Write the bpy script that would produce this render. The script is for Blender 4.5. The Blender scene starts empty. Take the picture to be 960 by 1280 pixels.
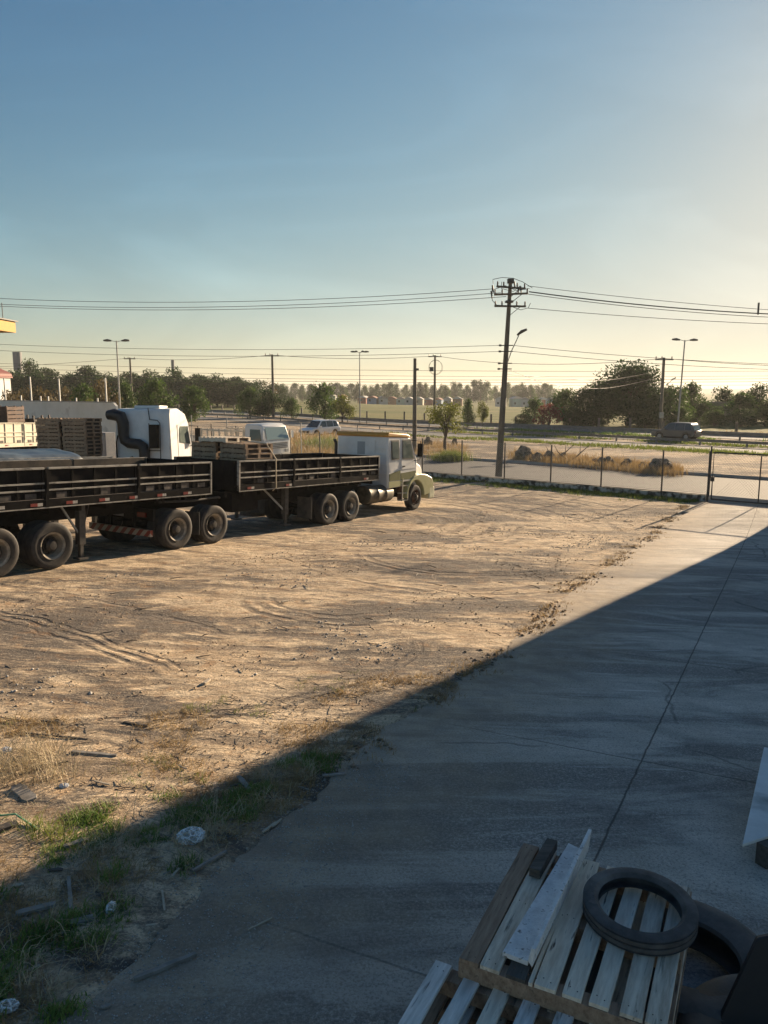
import bpy, bmesh, math, random
import numpy as np
from mathutils import Vector, Matrix, noise as mn
random.seed(7); RNG = np.random.default_rng(7)
C = bpy.context.scene.collection
R = math.radians; PI = math.pi

# ---------------------------------------------------------------- camera, sky, sun, exposure
CAM_H = 3.38; FPX = 960.0; PITCH = math.atan(153/960)
cam = bpy.data.objects.new('camera', bpy.data.cameras.new('camera')); C.objects.link(cam)
cam.location = (0, 0, CAM_H); cam.rotation_euler = (PI/2-PITCH, 0, 0)
cam.data.sensor_fit = 'VERTICAL'; cam.data.sensor_height = 36; cam.data.lens = 36*FPX/1280
cam.data.clip_end = 20000; cam.data.clip_start = 0.05
bpy.context.scene.camera = cam
SUN_AZ, SUN_EL = 37.0, 14.0
sc = bpy.context.scene
w = bpy.data.worlds.new('World'); sc.world = w; w.use_nodes = True
nt = w.node_tree; bg = nt.nodes['Background']
sky = nt.nodes.new('ShaderNodeTexSky'); sky.sky_type = 'NISHITA'; sky.sun_disc = False
sky.sun_elevation = R(SUN_EL); sky.sun_rotation = R(SUN_AZ)
sky.altitude = 200; sky.air_density = 1.1; sky.dust_density = .3; sky.ozone_density = 2.6
# soft shoulder on the aureole round the low sun, plus faint high cirrus
def _vm(op, a, b):
    x = nt.nodes.new('ShaderNodeVectorMath'); x.operation = op
    for i, v in enumerate((a, b)):
        if isinstance(v, tuple): x.inputs[i].default_value = v
        else: nt.links.new(v, x.inputs[i])
    return x.outputs[0]
gm = nt.nodes.new('ShaderNodeGamma'); gm.inputs[1].default_value = 1.58; nt.links.new(_vm('MULTIPLY', sky.outputs[0], (1/3.9,)*3), gm.inputs[0])
sky_c = _vm('DIVIDE', gm.outputs[0], _vm('ADD', _vm('MULTIPLY', gm.outputs[0], (1/1.32, 1/1.3, 1/1.15)), (1, 1, 1)))
hs = nt.nodes.new('ShaderNodeHueSaturation'); hs.inputs['Saturation'].default_value = 1.06; nt.links.new(_vm('MULTIPLY', sky_c, (4.9, 4.84, 4.85)), hs.inputs['Color'])
wtc = nt.nodes.new('ShaderNodeTexCoord'); wmp = nt.nodes.new('ShaderNodeMapping'); wmp.inputs['Rotation'].default_value = (.3, .5, .4); wmp.inputs['Scale'].default_value = (1.2, 1.2, 4.0)
nt.links.new(wtc.outputs['Generated'], wmp.inputs[0]); wn = nt.nodes.new('ShaderNodeTexNoise'); wn.inputs['Scale'].default_value = 1.6; wn.inputs['Detail'].default_value = 7; wn.inputs['Distortion'].default_value = .8
nt.links.new(wmp.outputs[0], wn.inputs['Vector']); wr = nt.nodes.new('ShaderNodeMapRange'); wr.inputs[1].default_value = .48; wr.inputs[2].default_value = .75; wr.inputs[3].default_value = 1.0; wr.inputs[4].default_value = 1.22
nt.links.new(wn.outputs[0], wr.inputs[0]); wx = nt.nodes.new('ShaderNodeCombineXYZ')
for i_ in range(3): nt.links.new(wr.outputs[0], wx.inputs[i_])
nt.links.new(_vm('MULTIPLY', hs.outputs[0], wx.outputs[0]), bg.inputs[0]); bg.inputs[1].default_value = 0.057
sd = bpy.data.lights.new('sun', 'SUN'); sd.energy = 4.8; sd.angle = R(0.5); sd.color = (1.0, 0.77, 0.52)
so = bpy.data.objects.new('sun', sd); C.objects.link(so)
S = Vector((math.cos(R(SUN_EL))*math.sin(R(SUN_AZ)), math.cos(R(SUN_EL))*math.cos(R(SUN_AZ)), math.sin(R(SUN_EL))))
so.rotation_mode = 'QUATERNION'; so.rotation_quaternion = S.to_track_quat('Z', 'Y')
so.location = (30, 40, 30)
vs = sc.view_settings; vs.view_transform = 'Standard'; vs.look = 'None'; vs.gamma = 1; vs.exposure = 1.36
vs.use_curve_mapping = False
sc.cycles.max_bounces = 6; sc.cycles.transparent_max_bounces = 12; sc.cycles.volume_bounces = 0

# ---------------------------------------------------------------- terrain function and placing helpers
su, cu = math.sin(R(34)), math.cos(R(34))
def sst(a, b, x):
    t = min(1, max(0, (x-a)/(b-a))); return t*t*(3-2*t)
def G(X, Y):
    s = max(su*X+cu*Y, -12); zp = -.0535*s
    base = -1.45 + .55*sst(-2, 24, -X)
    if s > 15:
        k = .3; h = max(k-abs(zp-base), 0)/k; z = max(zp, base)+h*h*k/4
    else: z = zp
    far = .7*X+.71*Y
    if far > 150: z += -3.2*sst(150, 330, far)
    return z
def ray(px, py):
    a = (px-480)/FPX; b = -(py-640)/FPX
    return Vector((a, math.cos(PITCH)+b*math.sin(PITCH), -math.sin(PITCH)+b*math.cos(PITCH)))
def at(px, py):                                   # the spot of ground seen at a point of the photograph
    r = ray(px, py); lo, hi = 0.5, 1500.0
    t = .5
    step = .25
    while t < 1500:
        if CAM_H+r.z*t < G(r.x*t, r.y*t): break
        t += step; step *= 1.02
    lo, hi = t-step, t
    for _ in range(30):
        m = (lo+hi)/2
        if CAM_H+r.z*m < G(r.x*m, r.y*m): hi = m
        else: lo = m
    p = r*hi; return Vector((p.x, p.y, G(p.x, p.y)))
def atY(px, py, Y):
    r = ray(px, py); k = Y/r.y; return Vector((r.x*k, Y, CAM_H+r.z*k))
def onY(px, Y):                                   # ground at a given distance in the column px
    X = (px-480)/FPX*(Y*math.cos(PITCH)+(CAM_H+1.4)*math.sin(PITCH)); return Vector((X, Y, G(X, Y)))

# ---------------------------------------------------------------- materials
MATS = {}
def mat(name, c1, c2=None, rough=.7, scale=3.0, bump=0.0, bscale=None, metal=0.0, stretch=(1, 1, 1), contrast=(.35, .65), spec=.5, c3=None, s3=12, f3=(.6, .75)):
    if name in MATS: return MATS[name]
    m = bpy.data.materials.new(name); m.use_nodes = True; n = m.node_tree.nodes; l = m.node_tree.links
    b = n['Principled BSDF']; b.inputs['Roughness'].default_value = rough; b.inputs['Metallic'].default_value = metal
    b.inputs['Specular IOR Level'].default_value = spec
    b.inputs['Base Color'].default_value = (*c1, 1)
    tc = n.new('ShaderNodeTexCoord'); mp = n.new('ShaderNodeMapping'); l.new(tc.outputs['Object'], mp.inputs[0])
    mp.inputs['Scale'].default_value = stretch
    if c2:
        nz = n.new('ShaderNodeTexNoise'); nz.inputs['Scale'].default_value = scale; nz.inputs['Detail'].default_value = 6
        nz.inputs['Roughness'].default_value = .65
        l.new(mp.outputs[0], nz.inputs['Vector'])
        cr = n.new('ShaderNodeValToRGB'); cr.color_ramp.elements[0].position = contrast[0]; cr.color_ramp.elements[1].position = contrast[1]
        cr.color_ramp.elements[0].color = (*c1, 1); cr.color_ramp.elements[1].color = (*c2, 1)
        l.new(nz.outputs[0], cr.inputs[0]); last = cr.outputs[0]
        if c3:
            n3 = n.new('ShaderNodeTexNoise'); n3.inputs['Scale'].default_value = s3; n3.inputs['Detail'].default_value = 5
            l.new(mp.outputs[0], n3.inputs['Vector'])
            r3 = n.new('ShaderNodeMapRange'); r3.inputs[1].default_value = f3[0]; r3.inputs[2].default_value = f3[1]
            l.new(n3.outputs[0], r3.inputs[0])
            mx = n.new('ShaderNodeMix'); mx.data_type = 'RGBA'; l.new(r3.outputs[0], mx.inputs[0]); l.new(last, mx.inputs[6])
            mx.inputs[7].default_value = (*c3, 1); last = mx.outputs[2]
        l.new(last, b.inputs['Base Color'])
    if bump:
        nb = n.new('ShaderNodeTexNoise'); nb.inputs['Scale'].default_value = bscale or scale*4; nb.inputs['Detail'].default_value = 5
        l.new(mp.outputs[0], nb.inputs['Vector'])
        bp = n.new('ShaderNodeBump'); bp.inputs['Strength'].default_value = 1; bp.inputs['Distance'].default_value = bump
        l.new(nb.outputs[0], bp.inputs['Height']); l.new(bp.outputs[0], b.inputs['Normal'])
    MATS[name] = m; return m
def leafmat(name, c1, c2, trans=.35, scale=.6):
    m = mat(name, c1, c2, rough=.6, scale=scale, spec=.25)
    n = m.node_tree.nodes; l = m.node_tree.links; b = n['Principled BSDF']; out = n['Material Output']
    t = n.new('ShaderNodeBsdfTranslucent'); cr = [x for x in n if x.type == 'VALTORGB'][0]
    l.new(cr.outputs[0], t.inputs[0]); mx = n.new('ShaderNodeMixShader'); mx.inputs[0].default_value = trans
    l.new(b.outputs[0], mx.inputs[1]); l.new(t.outputs[0], mx.inputs[2]); l.new(mx.outputs[0], out.inputs[0])
    return m
rubber = mat('rubber', (.014, .014, .015), (.05, .043, .036), rough=.75, scale=6, bump=.002, bscale=60)
rubber_dusty = mat('dusty_rubber', (.03, .028, .026), (.11, .09, .07), rough=.9, scale=4)
rim_m = mat('rim_steel', (.20, .18, .15), (.42, .36, .28), rough=.55, scale=7)
hub_m = mat('hub_steel', (.012, .012, .012), (.05, .042, .035), rough=.6, scale=10)
blackpaint = mat('black_paint', (.007, .007, .008), (.018, .017, .016), rough=.75, scale=3, c3=(.07, .06, .05), s3=9, f3=(.68, .82), spec=.05)
wornedge = mat('worn_black_edge', (.05, .048, .045), (.36, .34, .30), rough=.6, scale=5, stretch=(1, 1, 3), contrast=(.3, .55))
chassis_m = mat('chassis_black', (.008, .008, .008), (.02, .018, .016), rough=.8, scale=4, spec=.15)
bedfloor_m = mat('bed_planks', (.09, .075, .06), (.2, .17, .13), rough=.85, scale=3, stretch=(1, 6, 1))
white_paint = mat('white_paint', (.72, .73, .72), (.62, .63, .62), rough=.35, scale=2, c3=(.42, .40, .36), s3=5, f3=(.66, .85))
cream_paint = mat('cream_paint', (.66, .62, .50), (.56, .52, .40), rough=.5, scale=3, c3=(.25, .2, .14), s3=9, f3=(.62, .75))
olive_paint = mat('olive_paint', (.10, .115, .035), (.13, .14, .05), rough=.4, scale=4)
pale_olive = mat('pale_olive_paint', (.38, .38, .19), (.46, .45, .24), rough=.4, scale=4)
ochre_paint = mat('ochre_paint', (.46, .22, .03), (.52, .28, .05), rough=.5, scale=5)
rust_m = mat('rust', (.07, .032, .02), (.15, .07, .04), rough=.85, scale=6)
glass_dark = mat('window_glass', (.03, .04, .04), rough=.08, spec=.8)
glass_cab = mat('cab_window_glass', (.10, .13, .12), (.16, .19, .17), rough=.12, scale=3, spec=.9)
wood_new = mat('pale_wood', (.60, .50, .38), (.85, .75, .60), rough=.8, scale=3, stretch=(8, 1.2, 8), bump=.002, bscale=20, c3=(.12, .085, .06), s3=3, f3=(.62, .7))
wood_old = mat('weathered_wood', (.42, .33, .24), (.76, .66, .52), rough=.85, scale=2.2, stretch=(12, 1.2, 12), bump=.002, bscale=20, c3=(.07, .055, .04), s3=2.5, f3=(.6, .72))
wood_grey = mat('grey_wood', (.52, .49, .44), (.86, .82, .76), rough=.85, scale=2.5, stretch=(12, 1.2, 12), bump=.002, bscale=20, c3=(.08, .075, .07), s3=3, f3=(.62, .72))
wood_dark = mat('dark_wood', (.05, .045, .038), (.11, .10, .085), rough=.85, scale=2.5, stretch=(12, 1.2, 12), bump=.002, bscale=20)
galv = mat('galvanised_steel', (.28, .28, .27), (.4, .4, .38), rough=.5, scale=6, metal=.3)
darksteel = mat('dark_steel', (.035, .035, .035), (.09, .08, .07), rough=.6, scale=8)
concrete_pole_m = mat('pole_concrete', (.10, .085, .065), (.19, .165, .13), rough=.85, scale=4, stretch=(1, 1, .3), bump=.004, bscale=20)
cable_m = mat('cable', (.03, .03, .03), rough=.6)
porcelain = mat('brown_porcelain', (.10, .05, .03), rough=.3)
red_refl = mat('red_reflector', (.28, .03, .022), (.16, .03, .022), rough=.4, scale=20)
white_refl = mat('white_reflector', (.5, .48, .44), (.3, .28, .26), rough=.4, scale=20)
plaster = mat('grey_plaster', (.70, .68, .61), (.82, .80, .74), rough=.9, scale=.5, c3=(.17, .14, .10), s3=.5, f3=(.58, .74))
white_stained = mat('stained_whitewash', (.52, .52, .48), (.38, .38, .35), rough=.9, scale=2, c3=(.05, .05, .045), s3=4, f3=(.44, .6))

# ---------------------------------------------------------------- mesh builder
class MB:
    def __init__(s): s.v = []; s.f = []; s.m = []; s.ms = []
    def _mi(s, m):
        if m not in s.ms: s.ms.append(m)
        return s.ms.index(m)
    def add(s, vs_, fs, m=None):
        o = len(s.v); s.v += [tuple(x) for x in vs_]; i = s._mi(m)
        for f in fs: s.f.append(tuple(o+k for k in f)); s.m.append(i)
    def box(s, x0, x1, y0, y1, z0, z1, m=None, M=None):
        v = [Vector((x, y, z)) for z in (z0, z1) for x, y in ((x0, y0), (x1, y0), (x1, y1), (x0, y1))]
        if M is not None: v = [M@p for p in v]
        s.add(v, [(3, 2, 1, 0), (4, 5, 6, 7), (0, 1, 5, 4), (1, 2, 6, 5), (2, 3, 7, 6), (3, 0, 4, 7)], m)
    def bar(s, p0, p1, wd, ht, m=None, up=(0, 0, 1)):
        p0, p1 = Vector(p0), Vector(p1); d = (p1-p0); L = d.length; d.normalize()
        sd_ = d.cross(Vector(up));
        if sd_.length < 1e-4: sd_ = Vector((1, 0, 0))
        sd_.normalize(); u = sd_.cross(d)
        M = Matrix((( *d,), (*sd_,), (*u,))).transposed().to_4x4(); M.translation = p0
        s.box(0, L, -wd/2, wd/2, -ht/2, ht/2, m, M)
    def tube(s, pts, rad, n=8, m=None, caps=True):
        pts = [Vector(p) for p in pts]; rads = rad if isinstance(rad, (list, tuple)) else [rad]*len(pts)
        vs_ = []; prev = None
        for i, p in enumerate(pts):
            d = (pts[min(i+1, len(pts)-1)]-pts[max(i-1, 0)]).normalized()
            if prev is None:
                a = d.cross(Vector((0, 0, 1)));
                if a.length < .05: a = d.cross(Vector((1, 0, 0)))
                a.normalize()
            else:
                a = (prev-d*prev.dot(d)).normalized()
            prev = a; b = d.cross(a)
            for k in range(n):
                t = 2*PI*k/n; vs_.append(p+(a*math.cos(t)+b*math.sin(t))*rads[i])
        fs = []
        for i in range(len(pts)-1):
            for k in range(n):
                fs.append((i*n+k, i*n+(k+1) % n, (i+1)*n+(k+1) % n, (i+1)*n+k))
        if caps: fs += [tuple(range(n))[::-1], tuple((len(pts)-1)*n+k for k in range(n))]
        s.add(vs_, fs, m)
    def lathe(s, prof, n=32, m=None, M=None, closed=False, cap=True):      # prof: (radius, height along the local Y axis)
        vs_ = []
        for r_, h in prof:
            for k in range(n):
                t = 2*PI*k/n; p = Vector((r_*math.cos(t), h, r_*math.sin(t))); vs_.append(M@p if M is not None else p)
        fs = []; q = len(prof)
        for i in range(q if closed else q-1):
            j = (i+1) % q
            for k in range(n): fs.append((i*n+k, i*n+(k+1) % n, j*n+(k+1) % n, j*n+k))
        if not closed and cap:
            if prof[0][0] > 1e-5: fs.append(tuple(range(n))[::-1])
            if prof[-1][0] > 1e-5: fs.append(tuple((q-1)*n+k for k in range(n)))
        s.add(vs_, fs, m)
    def prism(s, poly, y0, y1, m=None, M=None):                  # poly in the XZ plane, pushed along Y
        n = len(poly); v = [Vector((x, y0, z)) for x, z in poly]+[Vector((x, y1, z)) for x, z in poly]
        if M is not None: v = [M@p for p in v]
        s.add(v, [tuple(range(n)), tuple(range(2*n-1, n-1, -1))]+[(i, i+n, (i+1) % n+n, (i+1) % n) for i in range(n)], m)
    def build(s, name, material=None, parent=None, smooth=False, bevel=0, loc=None):
        me = bpy.data.meshes.new(name); me.from_pydata(s.v, [], s.f)
        for m in s.ms: me.materials.append(m if m is not None else material)
        me.polygons.foreach_set('material_index', s.m)
        bm = bmesh.new(); bm.from_mesh(me); bmesh.ops.recalc_face_normals(bm, faces=bm.faces); bm.to_mesh(me); bm.free()
        if smooth:
            me.polygons.foreach_set('use_smooth', [True]*len(me.polygons)); me.set_sharp_from_angle(angle=R(38))
        o = bpy.data.objects.new(name, me); C.objects.link(o)
        if parent: o.parent = parent
        if loc is not None: o.location = loc
        if bevel:
            md = o.modifiers.new('bevel', 'BEVEL'); md.width = bevel; md.segments = 2; md.limit_method = 'ANGLE'; md.angle_limit = R(30)
        return o
def npmesh(name, V, F, m, parent=None, smooth=False):            # V (n,3), F (k,4 or 3)
    me = bpy.data.meshes.new(name); k = F.shape[1]
    me.vertices.add(len(V)); me.vertices.foreach_set('co', V.astype(np.float32).ravel())
    me.loops.add(F.size); me.loops.foreach_set('vertex_index', F.astype(np.int32).ravel())
    me.polygons.add(len(F)); me.polygons.foreach_set('loop_start', np.arange(0, F.size, k, dtype=np.int32))
    me.update(calc_edges=True); me.materials.append(m)
    if smooth: me.polygons.foreach_set('use_smooth', [True]*len(me.polygons))
    o = bpy.data.objects.new(name, me); C.objects.link(o)
    if parent: o.parent = parent
    return o
def tag(o, label=None, cat=None, group=None, kind=None):
    if label: o['label'] = label
    if cat: o['category'] = cat
    if group: o['group'] = group
    if kind: o['kind'] = kind
    return o
def empty(name, loc=(0, 0, 0), rz=0, label=None, cat=None, group=None):
    o = bpy.data.objects.new(name, None); C.objects.link(o); o.location = loc; o.rotation_euler = (0, 0, rz)
    o.empty_display_size = .1
    return tag(o, label, cat, group)
KIDS = {}
def copy_tree(o, parent=None):
    c = o.copy(); C.objects.link(c)
    if parent: c.parent = parent
    for ch in [x for x in C.objects if x.parent == o]: copy_tree(ch, c)
    return c
def sit(root, loc, rz, pitch=0, roll=0):
    root.rotation_mode = 'XYZ'
    M = Matrix.Rotation(rz, 4, 'Z')@Matrix.Rotation(pitch, 4, 'Y')@Matrix.Rotation(roll, 4, 'X')
    root.rotation_euler = M.to_euler(); root.location = loc
def heading(az): return PI/2-R(az)

# ---------------------------------------------------------------- ground sheet
def graded(a0, a1, fine, grow, lim0, lim1):
    xs = list(np.arange(a0, a1+1e-6, fine)); st = fine
    while xs[-1] < lim1: st *= grow; xs.append(xs[-1]+st)
    st = fine
    while xs[0] > lim0: st *= grow; xs.insert(0, xs[0]-st)
    return np.array(xs)
EDGE = [(-3.0, 2.2), (-1.76, 3.84), (-1.34, 4.88), (-1.08, 5.61), (-.65, 6.41), (-.25, 7.56), (1.67, 10.95), (4.13, 16.06), (12.9, 32.4), (14.2, 34.0)]
def edgeX(Y):
    if Y <= EDGE[0][1]: return EDGE[0][0]-(EDGE[0][1]-Y)*.6
    for (xa, ya), (xb, yb) in zip(EDGE, EDGE[1:]):
        if Y <= yb: return xa+(xb-xa)*(Y-ya)/(yb-ya)
    return 14.2+(Y-34)*.5
FN = Vector((.626, .780)); FQ = 34.75                    # the fence line: FN . p = FQ
HN = Vector((.704, .710)); HV = Vector((.710, -.704))    # the highway runs along HV
FV = Vector((.780, -.626))
def bumps(X, Y):
    d = math.hypot(X, Y)
    if d > 90: return 0
    a = sst(90, 30, d) if d > 30 else 1
    h = .030*mn.fractal(Vector((X*.55, Y*.9, 3)), 1.0, 2.1, 3)+.011*mn.fractal(Vector((X*2.6+Y, Y*4.2, 9)), .9, 2.2, 3)
    return h*a
xs = graded(-9, 15, .13, 1.045, -2500, 2500); ys = graded(1.5, 34, .13, 1.045, -60, 4500)
V = np.zeros((len(ys), len(xs), 3)); V[..., 0] = xs[None, :]; V[..., 1] = ys[:, None]
for j, Y in enumerate(ys):
    ex = edgeX(Y)
    for i, X in enumerate(xs):
        z = G(X, Y)
        q = FN.x*X+FN.y*Y-FQ
        if q < .5:
            ins = X-ex
            if ins > 0 and -4 < Y: z += max(-.05, -.018-ins*.12)+bumps(X, Y)*max(0, 1-ins*2)
            else: z += bumps(X, Y)+.004
        elif q < 11: z -= .03
        else:
            h = HN.x*X+HN.y*Y
            if 60 < h < 85: z -= .02
            elif h < 60: z += bumps(X, Y)*2+.05
            else: z += bumps(X, Y)
        V[j, i, 2] = z
nx = len(xs); idx = np.arange(len(ys)*nx).reshape(len(ys), nx)
F = np.stack([idx[:-1, :-1], idx[:-1, 1:], idx[1:, 1:], idx[1:, :-1]], -1).reshape(-1, 4)

def dirt_material():
    m = bpy.data.materials.new('dirt'); m.use_nodes = True; n = m.node_tree.nodes; l = m.node_tree.links; b = n['Principled BSDF']
    b.inputs['Roughness'].default_value = .95; b.inputs['Specular IOR Level'].default_value = .2
    tc = n.new('ShaderNodeTexCoord')
    def mapping(rot, scl):
        mp = n.new('ShaderNodeMapping'); mp.inputs['Rotation'].default_value = (0, 0, rot); mp.inputs['Scale'].default_value = scl
        l.new(tc.outputs['Object'], mp.inputs[0]); return mp.outputs[0]
    def nz(vec, sc_, det=6, dist=0.0, rough=.6):
        x = n.new('ShaderNodeTexNoise'); x.inputs['Scale'].default_value = sc_; x.inputs['Detail'].default_value = det
        x.inputs['Distortion'].default_value = dist; x.inputs['Roughness'].default_value = rough; l.new(vec, x.inputs['Vector']); return x.outputs[0]
    def ramp(v, a, b_, c=0., d=1.):
        x = n.new('ShaderNodeMapRange'); x.inputs[1].default_value = a; x.inputs[2].default_value = b_; x.inputs[3].default_value = c; x.inputs[4].default_value = d
        l.new(v, x.inputs[0]); return x.outputs[0]
    def mix(f, a, b_):
        x = n.new('ShaderNodeMix'); x.data_type = 'RGBA'; l.new(f, x.inputs[0])
        for i, v in ((6, a), (7, b_)):
            if isinstance(v, tuple): x.inputs[i].default_value = (*v, 1)
            else: l.new(v, x.inputs[i])
        return x.outputs[2]
    def mul(a, b_):
        x = n.new('ShaderNodeMath'); x.operation = 'MULTIPLY'; l.new(a, x.inputs[0])
        if isinstance(b_, (int, float)): x.inputs[1].default_value = b_
        else: l.new(b_, x.inputs[1])
        return x.outputs[0]
    def addn(a, b_):
        x = n.new('ShaderNodeMath'); x.operation = 'ADD'; l.new(a, x.inputs[0]); l.new(b_, x.inputs[1]); return x.outputs[0]
    big = mapping(R(14), (.55, 1.0, 1)); streak = mapping(R(8), (.45, 1.15, 1)); iso = mapping(0, (1, 1, 1)); mid = mapping(R(10), (.5, 1.3, 1))
    base = mix(ramp(nz(iso, 1.4, 8), .35, .65), (.66, .49, .315), (.45, .33, .21))
    base = mix(mul(ramp(nz(streak, 1.2, 9, 2.2, .7), .42, .56), .85), base, (.86, .69, .475))
    # curved wheel tracks, darker where the tyres dug through to the gravel
    wv = n.new('ShaderNodeTexWave'); wv.wave_type = 'RINGS'; wv.rings_direction = 'Z'; wv.inputs['Scale'].default_value = .38; wv.inputs['Distortion'].default_value = 3.2
    wv.inputs['Detail'].default_value = 4; wv.inputs['Detail Scale'].default_value = .8
    mpw = n.new('ShaderNodeMapping'); mpw.inputs['Location'].default_value = (1.5, -27, 0); l.new(tc.outputs['Object'], mpw.inputs[0]); l.new(mpw.outputs[0], wv.inputs[0])
    trk = mul(ramp(wv.outputs[1], .62, .95), ramp(nz(iso, .35, 4), .46, .56))
    base = mix(mul(trk, .62), base, (.17, .135, .11))
    def length_from(cx, cy):
        x = n.new('ShaderNodeVectorMath'); x.operation = 'DISTANCE'; fl_ = n.new('ShaderNodeVectorMath'); fl_.operation = 'MULTIPLY'; fl_.inputs[1].default_value = (1, 1, 0)
        l.new(tc.outputs['Object'], fl_.inputs[0]); l.new(fl_.outputs[0], x.inputs[0]); x.inputs[1].default_value = (cx, cy, 0); return x.outputs['Value']
    wig = mul(nz(iso, .8, 3), .5); tot = None
    for trio, widths in ((((325, 742), (412, 774), (505, 768)), ((0, .16), (.34, .12), (-.3, .1), (2.0, .13), (2.25, .1))), (((-20, 772), (70, 796), (170, 835)), ((0, .07), (.2, .07), (.4, .06), (1.9, .08))), (((455, 690), (560, 716), (680, 690)), ((0, .13), (.3, .12), (2.1, .14))), (((150, 900), (330, 880), (520, 800)), ((0, .06), (.16, .05), (1.9, .06)))):
        q1, q2, q3 = [at(*t_).to_2d() for t_ in trio]
        d_ = 2*(q1.x*(q2.y-q3.y)+q2.x*(q3.y-q1.y)+q3.x*(q1.y-q2.y)); ux = (q1.length_squared*(q2.y-q3.y)+q2.length_squared*(q3.y-q1.y)+q3.length_squared*(q1.y-q2.y))/d_
        uy = (q1.length_squared*(q3.x-q2.x)+q2.length_squared*(q1.x-q3.x)+q3.length_squared*(q2.x-q1.x))/d_; rr0 = (q1-Vector((ux, uy))).length
        dd_ = addn(length_from(ux, uy), wig); near = mul(ramp(length_from(q2.x, q2.y), (q1-q3).length*.75, (q1-q3).length*.42), 1.0)
        for off_, wd_ in widths:
            sb = n.new('ShaderNodeMath'); sb.operation = 'SUBTRACT'; l.new(dd_, sb.inputs[0]); sb.inputs[1].default_value = rr0+.25+off_
            ab = n.new('ShaderNodeMath'); ab.operation = 'ABSOLUTE'; l.new(sb.outputs[0], ab.inputs[0]); v_ = mul(ramp(ab.outputs[0], wd_, wd_*.35), near); tot = v_ if tot is None else addn(tot, v_)
    ruts = mul(ramp(tot, 0, 1), ramp(nz(iso, 1.3, 6, 0, .7), .38, .55))
    base = mix(mul(ruts, .8), base, (.10, .09, .082))
    dark = ramp(addn(mul(nz(big, .30, 6, .6), .55), mul(nz(streak, 1.1, 9, 2.4, .78), .45)), .485, .535)
    base = mix(mul(dark, .92), base, (.10, .094, .09))
    base = mix(mul(ramp(nz(mid, 3.2, 9, .8, .85), .48, .57), .72), base, (.19, .15, .115))
    gr = ramp(nz(iso, 30, 4, 0, .8), .50, .62); base = mix(mul(gr, .62), base, (.13, .105, .085))
    gl = ramp(nz(iso, 42, 3, 0, .7), .57, .66); base = mix(mul(gl, .6), base, (.80, .68, .50))
    lit = ramp(nz(iso, 2.6, 9, .5, .75), .55, .65); base = mix(mul(lit, .5), base, (.33, .18, .08))
    # beyond the roads the ground is a dry field
    sp = n.new('ShaderNodeSeparateXYZ'); l.new(tc.outputs['Object'], sp.inputs[0])
    hh = addn(mul(sp.outputs[0], .704), mul(sp.outputs[1], .71))
    fld = ramp(hh, 83, 86)
    field = mix(ramp(nz(iso, .05, 6), .4, .6), (.13, .14, .035), (.20, .18, .06))
    field = mix(ramp(nz(mapping(R(45), (.05, .4, 1)), .5, 6), .45, .6), field, (.09, .115, .03))
    base = mix(fld, base, field)
    l.new(base, b.inputs['Base Color'])
    hgt = addn(addn(mul(nz(iso, 30, 5, 0, .75), .017), mul(nz(streak, 4, 7, 1.8, .75), .07)), mul(nz(iso, 5, 6, .3, .7), .05))
    hgt = addn(hgt, addn(mul(trk, -.03), mul(ruts, -.05)))
    bp = n.new('ShaderNodeBump'); bp.inputs['Distance'].default_value = 1.0; bp.inputs['Strength'].default_value = .9
    l.new(hgt, bp.inputs['Height']); l.new(bp.outputs[0], b.inputs['Normal'])
    return m
dirt = dirt_material()
g = npmesh('ground', V.reshape(-1, 3), F, dirt, smooth=True); tag(g, kind='structure')

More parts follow.
